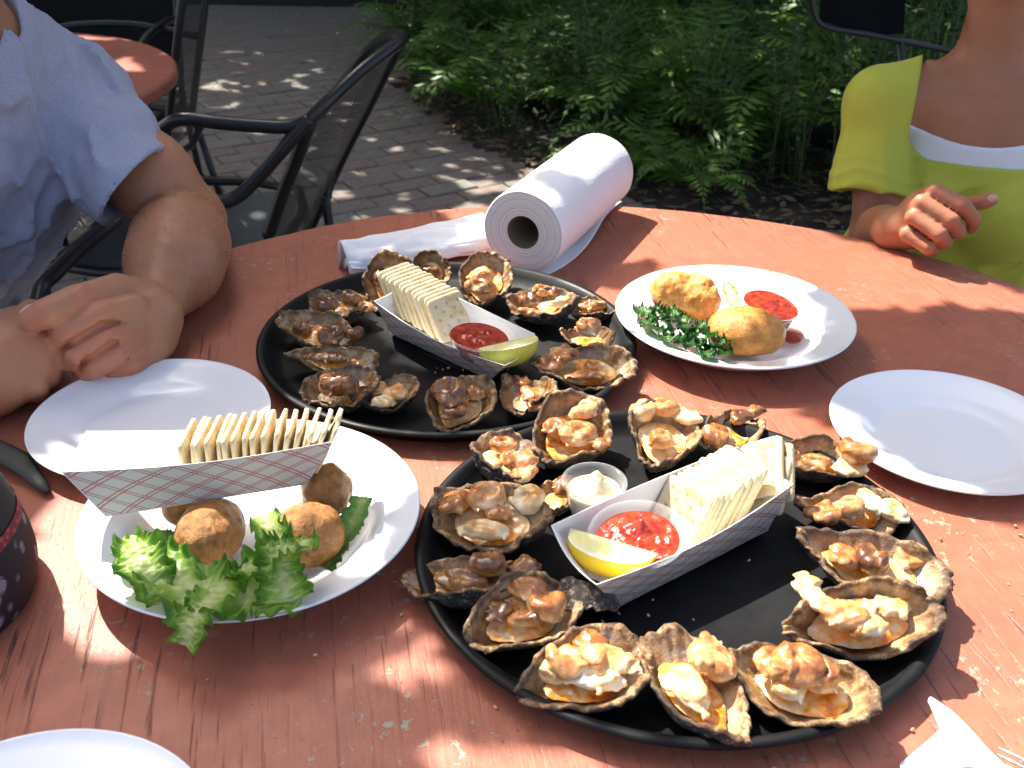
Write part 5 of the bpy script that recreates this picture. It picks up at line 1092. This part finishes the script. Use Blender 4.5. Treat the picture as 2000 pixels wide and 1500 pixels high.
# collar bones and sternal tendons
for q in(-1,1):
    s.cap(nbw-up*.048+f*.060+l*q*.014,nbw-up*.022+f*.040+l*q*.088,.0080,.0050,k=.012); s.cap(nbw+up*.07+f*.022+l*q*.045,nbw-up*.040+f*.050+l*q*.012,.008,.005,k=.012)
s.cap(Sh,Elb,.036,.036,k=.02); s.cap(Shl,Shl+(Elb-Sh)+f*.03,.036,.036,k=.02)
Wr=aty(1742,458,1.345); Wr.z=.022; s.cap(Elb,Elb.lerp(Wr,.45),.037,.036,k=.015); s.cap(Elb.lerp(Wr,.45),Wr,.036,.0255,k=.015)
ElL=Shl+(Elb-Sh)+f*.03; s.cap(ElL,Vector((1.0,1.34,-.10)),.036,.028,k=.015)
D=lambda px,py,Y:aty(px,py,Y)
s.ell(D(1795,425,1.325),(.030,.028,.043),Matrix.Rotation(R(20),3,'Y'),k=.012); s.cap(Wr,D(1785,440,1.33),.025,.028,k=.012)
for P,rr_ in [([(1800,392,1.325),(1828,374,1.300),(1880,402,1.275),(1903,428,1.283),(1898,446,1.30)],[.0112,.0112,.0105,.0095,.0085]),
              ([(1790,412,1.32),(1800,396,1.292),(1858,432,1.262),(1872,452,1.275),(1858,455,1.30)],[.0112,.0112,.0105,.0095,.0085]),
              ([(1780,432,1.315),(1785,423,1.286),(1835,458,1.256),(1846,474,1.272),(1830,470,1.295)],[.0106,.0108,.0100,.0090,.0085]),
              ([(1775,455,1.312),(1772,457,1.285),(1812,484,1.262),(1822,490,1.278),(1810,482,1.295)],[.0100,.0100,.0092,.0084,.008]),
              ([(1790,430,1.35),(1840,420,1.345),(1885,402,1.325),(1918,394,1.315),(1934,390,1.312)],[.0150,.0130,.0112,.0104,.0092])]: s.chain([D(*p) for p in P],rr_,k=.0018)
s.disp(lambda g:.0008*noise(g,40,6)+.0003*noise(g,120,4),.008); V,Q=s.nets(); KW=[D(1880,402,1.275),D(1903,428,1.283),D(1858,432,1.262),D(1835,458,1.256),D(1812,484,1.262),D(1918,394,1.315),D(1934,390,1.312),D(1828,374,1.30),D(1800,396,1.292),D(1785,423,1.286)]; mesh('body',V-np.array(wom.location),Q,M_skw,wom,attr={'t':near_pts(V,KW,.014)})
# neckline cutters, in her own frame: u along her left, w up, from the front to behind
def neck_cut(s,umin,umax,wbot,rad,back=-.30,curve=.0):
    g=s.grid().astype(np.float32); d=g-np.array(nbw,np.float32); u=d@np.array(l); w_=d@np.array(up)+curve*((u-(umin+umax)/2)**2)*-1; v=d@np.array(f)
    cx=(umin+umax)/2; hw=(umax-umin)/2-rad; q0=np.abs(u-cx)-hw; q1=(wbot+rad)-w_; dd=np.sqrt(np.maximum(q0,0)**2+np.maximum(q1,0)**2)+np.minimum(np.maximum(q0,q1),0)-rad
    dd=np.maximum(dd,back-v); s.A=np.maximum(s.A,(-dd).astype(np.float32))
s=Sdf((.38,1.38,-.10),(1.02,1.80,.26),.0036); torso_w(s,.0045); neck_cut(s,-.115,.120,-.122,.03,curve=2.0); V,Q=s.nets(); mesh('white_top',V-np.array(wom.location),Q,M_und,wom)
BB=((.34,1.30,-.32),(1.08,1.86,.30)); s=Sdf(*BB,.0036); torso_w(s,.0130)
hemw=aty(1694,374,1.51); sdw=(hemw-Sh).normalized(); sL=(ElL-Shl).normalized(); hL=Shl+sL*.19
for S0,hh,dd in ((Sh,hemw,sdw),(Shl,hL,sL)):
    s2=Sdf(*BB,.0036); s2.cap(S0,hh+dd*.03,.042,.060,k=0); s2.clip(hh,dd); s.merge(s2,.018)
def wfold(g):
    F1=fold_field(g,l*.80+up*.60,24,11); F2=fold_field(g,sdw,30,3); on=np.linalg.norm(np.cross(g-np.array(Sh),np.array(sdw)),axis=-1)<.075; ax_=(g-np.array(Sh))@np.array(sdw)
    w_=np.clip((ax_-.0)/.06,0,1)*on; return w_*(-.0042*np.clip(F2,-.3,1)-.0018*np.clip(np.sin(ax_*300+4*noise(g,22,2)),0,1)*np.clip((ax_-.07)/.04,0,1))-(1-w_)*np.clip((nbw.z-.150-g[...,2])/.05,.12,1)*(.0115*np.clip(F1,0,1)**1.5-.003)+.0025*noise(g,13,4)
s.disp(wfold,.016)
for S0,hh,dd in ((Sh,hemw,sdw),(Shl,hL,sL)): s.cap(hh-dd*.012,hh+dd*.05,.047,.053,k=.001,op='sub')
neck_cut(s,-.098,.104,-.149,.042,curve=.0); V,Q=s.nets(); mesh('yellow_green_tee',V-np.array(wom.location),Q,M_yel,wom)
hd=nbw+up*.215+f*.01; s=Sdf(hd-Vector((.14,.15,.16)),hd+Vector((.14,.15,.13)),.004); s.ell(hd,(.080,.098,.092),rotm(f,l),k=.01); s.ell(hd-f*.06-up*.04,(.075,.05,.085),rotm(f,l),k=.02); s.ell(hd+f*.085-up*.05,(.066,.07,.075),rotm(f,l),k=.01,op='sub'); s.disp(lambda g:.003*noise(g,50,2)); V,Q=s.nets(); mesh('hair',V-np.array(wom.location),Q,M_hair,wom)
legs('trousers',pw,f,l,M_den,wom)

# eyes, brows and lips (both faces lie above the picture's edge)
M_eye=plain('eye_white',(.75,.73,.70),.15); M_iris=plain('dark_iris',(.05,.03,.02),.1); M_lip=plain('lip',(.42,.14,.10),.4)
def ball(name,c,r_,M,m,root):
    V,Fs=lathe([(math.sin(t)*1.,math.cos(t)) for t in np.linspace(.02,3.12,14)],20); M3=np.array(M); P=np.array(V)*np.array(r_)@M3.T+np.array(c)-np.array(root.location); return mesh(name,P,Fs,m,root)
for root,c0,fw,sc in ((man,Vector((-.645,1.20,.318))+Vector((0,0,.20))+axes((.93,-.37,0))[0]*.03,(.9,-.5,0),1.06),(wom,nbw+up*.195+axes((-.33,-.94,0))[0]*.02,(-.5,-.87,0),.97)):
    ff,ll=axes(fw); M=rotm(ff,ll)
    for q in(-1,1):
        ec=c0+ll*q*.031*sc+ff*.0765*sc+up*.002; e=ball('eye',ec,(.0125,.0105,.0078),M,M_eye,root); ir=ball('iris',ec+ff*.0085,(.0048,.0026,.0048),M,M_iris,root); ir.parent=e; ir.location=e.location*0+Vector((0,0,0))
        ball('eyebrow',c0+ll*q*.033*sc+ff*.088*sc+up*.022*sc,(.017,.004,.0032),M,M_hair,root)
    ball('lips',c0+ff*.0895*sc-up*.0685*sc,(.021,.0055,.0065),M,M_lip,root)

def nail(c,d,n_,w_,root):
    d=Vector(d).normalized(); n_=Vector(n_); n_=(n_-d*n_.dot(d)).normalized(); ball('nail',c,(w_*.72,w_,.0016),Matrix((d.cross(n_),d,n_)).transposed(),M_nail,root)
nail(at(62,622,.0885)+Vector((0,-.003,.0108)),at(60,626,.088)-at(92,611,.094),(.1,-.35,1),.0085,man)
nail(D(1932,389,1.312)+Vector((0,-.0078,.004)),D(1934,390,1.312)-D(1918,394,1.315),(0,-1,.5),.0068,wom)
# ================================================================ shade tree over the yard, unseen; crown laid out to cast the wanted shade
LIT=[ [(-300,1100),(45,1040),(60,960),(75,905),(160,870),(200,825),(250,800),(310,808),(360,850),(500,835),(680,800),(760,850),(830,888),(960,860),(1030,800),(1100,780),(1210,770),(1250,725),(1400,745),(1600,800),(1720,830),(1760,900),(1990,1010),(2300,1060),(2300,1600),(1500,1600),(1300,1480),(1080,1420),(900,1300),(850,1205),(640,1218),(460,1255),(345,1300),(308,1306),(220,1288),(160,1278),(100,1258),(0,1250),(-300,1250)],
 [(735,540),(860,520),(960,470),(1010,520),(1100,530),(1200,560),(1300,510),(1190,520),(1240,440),(1250,395),(1230,300),(1400,380),(1700,470),(2100,590),(2100,625),(1850,600),(1700,610),(1620,600),(1650,690),(1500,760),(1300,740),(1200,700),(1160,740),(1050,720),(1000,720),(880,760),(760,700),(700,620)],
 [(840,400),(940,300),(1100,160),(1330,140),(1420,330),(1420,430),(1171,520),(1060,535),(940,490)],
 [(820,1450),(980,1400),(1120,1440),(1300,1480),(1300,1700),(800,1700)],
 [(850,1205),(770,1255),(700,1300),(640,1315),(576,1326),(585,1342),(640,1345),(700,1352),(760,1345),(820,1400),(870,1330),(900,1300)],
 [(372,1334),(400,1342),(425,1334),(436,1352),(458,1354),(488,1366),(470,1380),(440,1392),(405,1386),(385,1360)] ]
SHD=[ [(985,1060),(1130,1080),(1195,1150),(1190,1230),(1040,1285),(900,1270),(830,1180),(800,1080),(900,1050)],[(1580,780),(1640,760),(1700,790),(1660,830),(1600,820)] ]
def inside(poly,X,Y):
    c=np.zeros(X.shape,bool); n=len(poly)
    for i in range(n):
        x0,y0=poly[i]; x1,y1=poly[(i+1)%n]
        m=((y0>Y)!=(y1>Y))&(X<(x1-x0)*(Y-y0)/((y1-y0) if y1!=y0 else 1e-9)+x0); c^=m
    return c
tree=empty('shade_tree',(-3.9,3.6,GZ),label='leafy shade tree spreading over the patio tables',cat='tree'); tl=tree.location
mb=MB(); mb.tube([Vector((0,0,-.1)),Vector((.05,0,.8)),Vector((.1,-.05,1.7)),Vector((.3,-.1,2.6))],[.2,.16,.14,.11],14)
for k in range(9):
    a=-1.2+k*.32; e=Vector((3.0*math.cos(a),3.0*math.sin(a),2.9+.3*math.sin(k*2))); mb.tube(spline([Vector((.12,-.05,1.8)),Vector((.8*math.cos(a),.8*math.sin(a),2.55)),e],5),[.07-.0055*i for i in range(11)],8)
mb.build('trunk',M_bark,tree)
VL=[];FL=[]
def leaves(X,Y,S,size,seed,jit):
    r=np.random.RandomState(seed); n=len(X); P=np.stack([X+r.uniform(-jit,jit,n),Y+r.uniform(-jit,jit,n),0*X],1)+np.array([SUN.x/SUN.z,SUN.y/SUN.z,1])*S[:,None]
    a=r.uniform(0,6.283,n); tl_=r.uniform(-.6,.6,n); s=size*r.uniform(.7,1.3,n)
    # leaf blade lies roughly across the sun
    z=np.tile(np.array(SUN),(n,1)); z=z+r.normal(0,.28,(n,3)); z/=np.linalg.norm(z,axis=1)[:,None]; t=np.stack([np.cos(a),np.sin(a),0*a],1); u=t-z*(t*z).sum(1)[:,None]; u/=np.linalg.norm(u,axis=1)[:,None]; v=np.cross(z,u)
    S1=s[:,None]; Q=np.stack([P-u*S1,P-u*S1*.3-v*S1*.45,P+u*S1*.35-v*S1*.38,P+u*S1,P+u*S1*.35+v*S1*.38,P-u*S1*.3+v*S1*.45],1)
    VL.append(Q.reshape(-1,3))
st_=.0145
X,Y=np.meshgrid(np.arange(-1.25,1.15,st_),np.arange(.18,1.75,st_),indexing='ij'); X=X.ravel();Y=Y.ravel(); px,py=topx(X,Y,0*X+.002)
lit=np.zeros(X.shape,bool)
for p_ in LIT: lit|=inside(p_,px,py)
for p_ in SHD: lit&=~inside(p_,px,py)
r=np.random.RandomState(5); keep=~lit & (r.rand(len(X))<.98)
leaves(X[keep],Y[keep],r.uniform(1.15,1.4,keep.sum()),.026,1,.004)
# sparse wider foliage over the rest of the yard
X,Y=np.meshgrid(np.arange(-4,5,.085),np.arange(1.55,9,.085),indexing='ij'); X=X.ravel();Y=Y.ravel()
gap=fbm(np.stack([X,Y,0*X],1),.9,31,3)+.25*noise(np.stack([X,Y,0*X],1),4,9); 
gx,gy=at(850,150,GZ+.4).xy; gap=gap+1.0*np.exp(-((X-GXO-gx)**2+(Y-GYO-gy)**2)/.22) if False else gap
px,py=topx(X,Y,0*X); keep=(gap<.72)&~(inside(LIT[2],px,py)&(Y<2.2))&((r.rand(len(X))<.95))&~((Y<1.75)&(X<1.2)&(X>-1.25))
for ex,ey,er,pr_ in [(860,150,.36,.7),(960,70,.4,.45),(560,165,.11,.5),(440,160,.10,.5),(200,100,.16,.7),(1010,345,.10,.8),(250,455,.12,.9)]:
    q=at(ex,ey,0 if ex==200 else GZ+(.4 if ex in(860,960) else 0)); k_=-q.z/SUN.z; cx,cy=q.x+SUN.x*k_,q.y+SUN.y*k_; keep&=~((np.hypot(X-cx,(Y-cy)*.8)<er)&(r.rand(len(X))<pr_))
leaves(X[keep],Y[keep],r.uniform(1.7,2.4,keep.sum()),.115,2,.03)
X,Y=np.meshgrid(np.arange(-5,-1.2,.1),np.arange(-1,1.6,.1),indexing='ij'); X=X.ravel();Y=Y.ravel(); leaves(X,Y,r.uniform(1.5,2.2,len(X)),.12,3,.04)
Q=np.concatenate(VL)-np.array(tl); n6=len(Q)//6; i=np.arange(n6)*6
Fq=np.concatenate([np.stack([i,i+1,i+2,i+3],1),np.stack([i,i+3,i+4,i+5],1)])
mesh('crown',Q,Fq,M_canopy,tree,smooth=False)
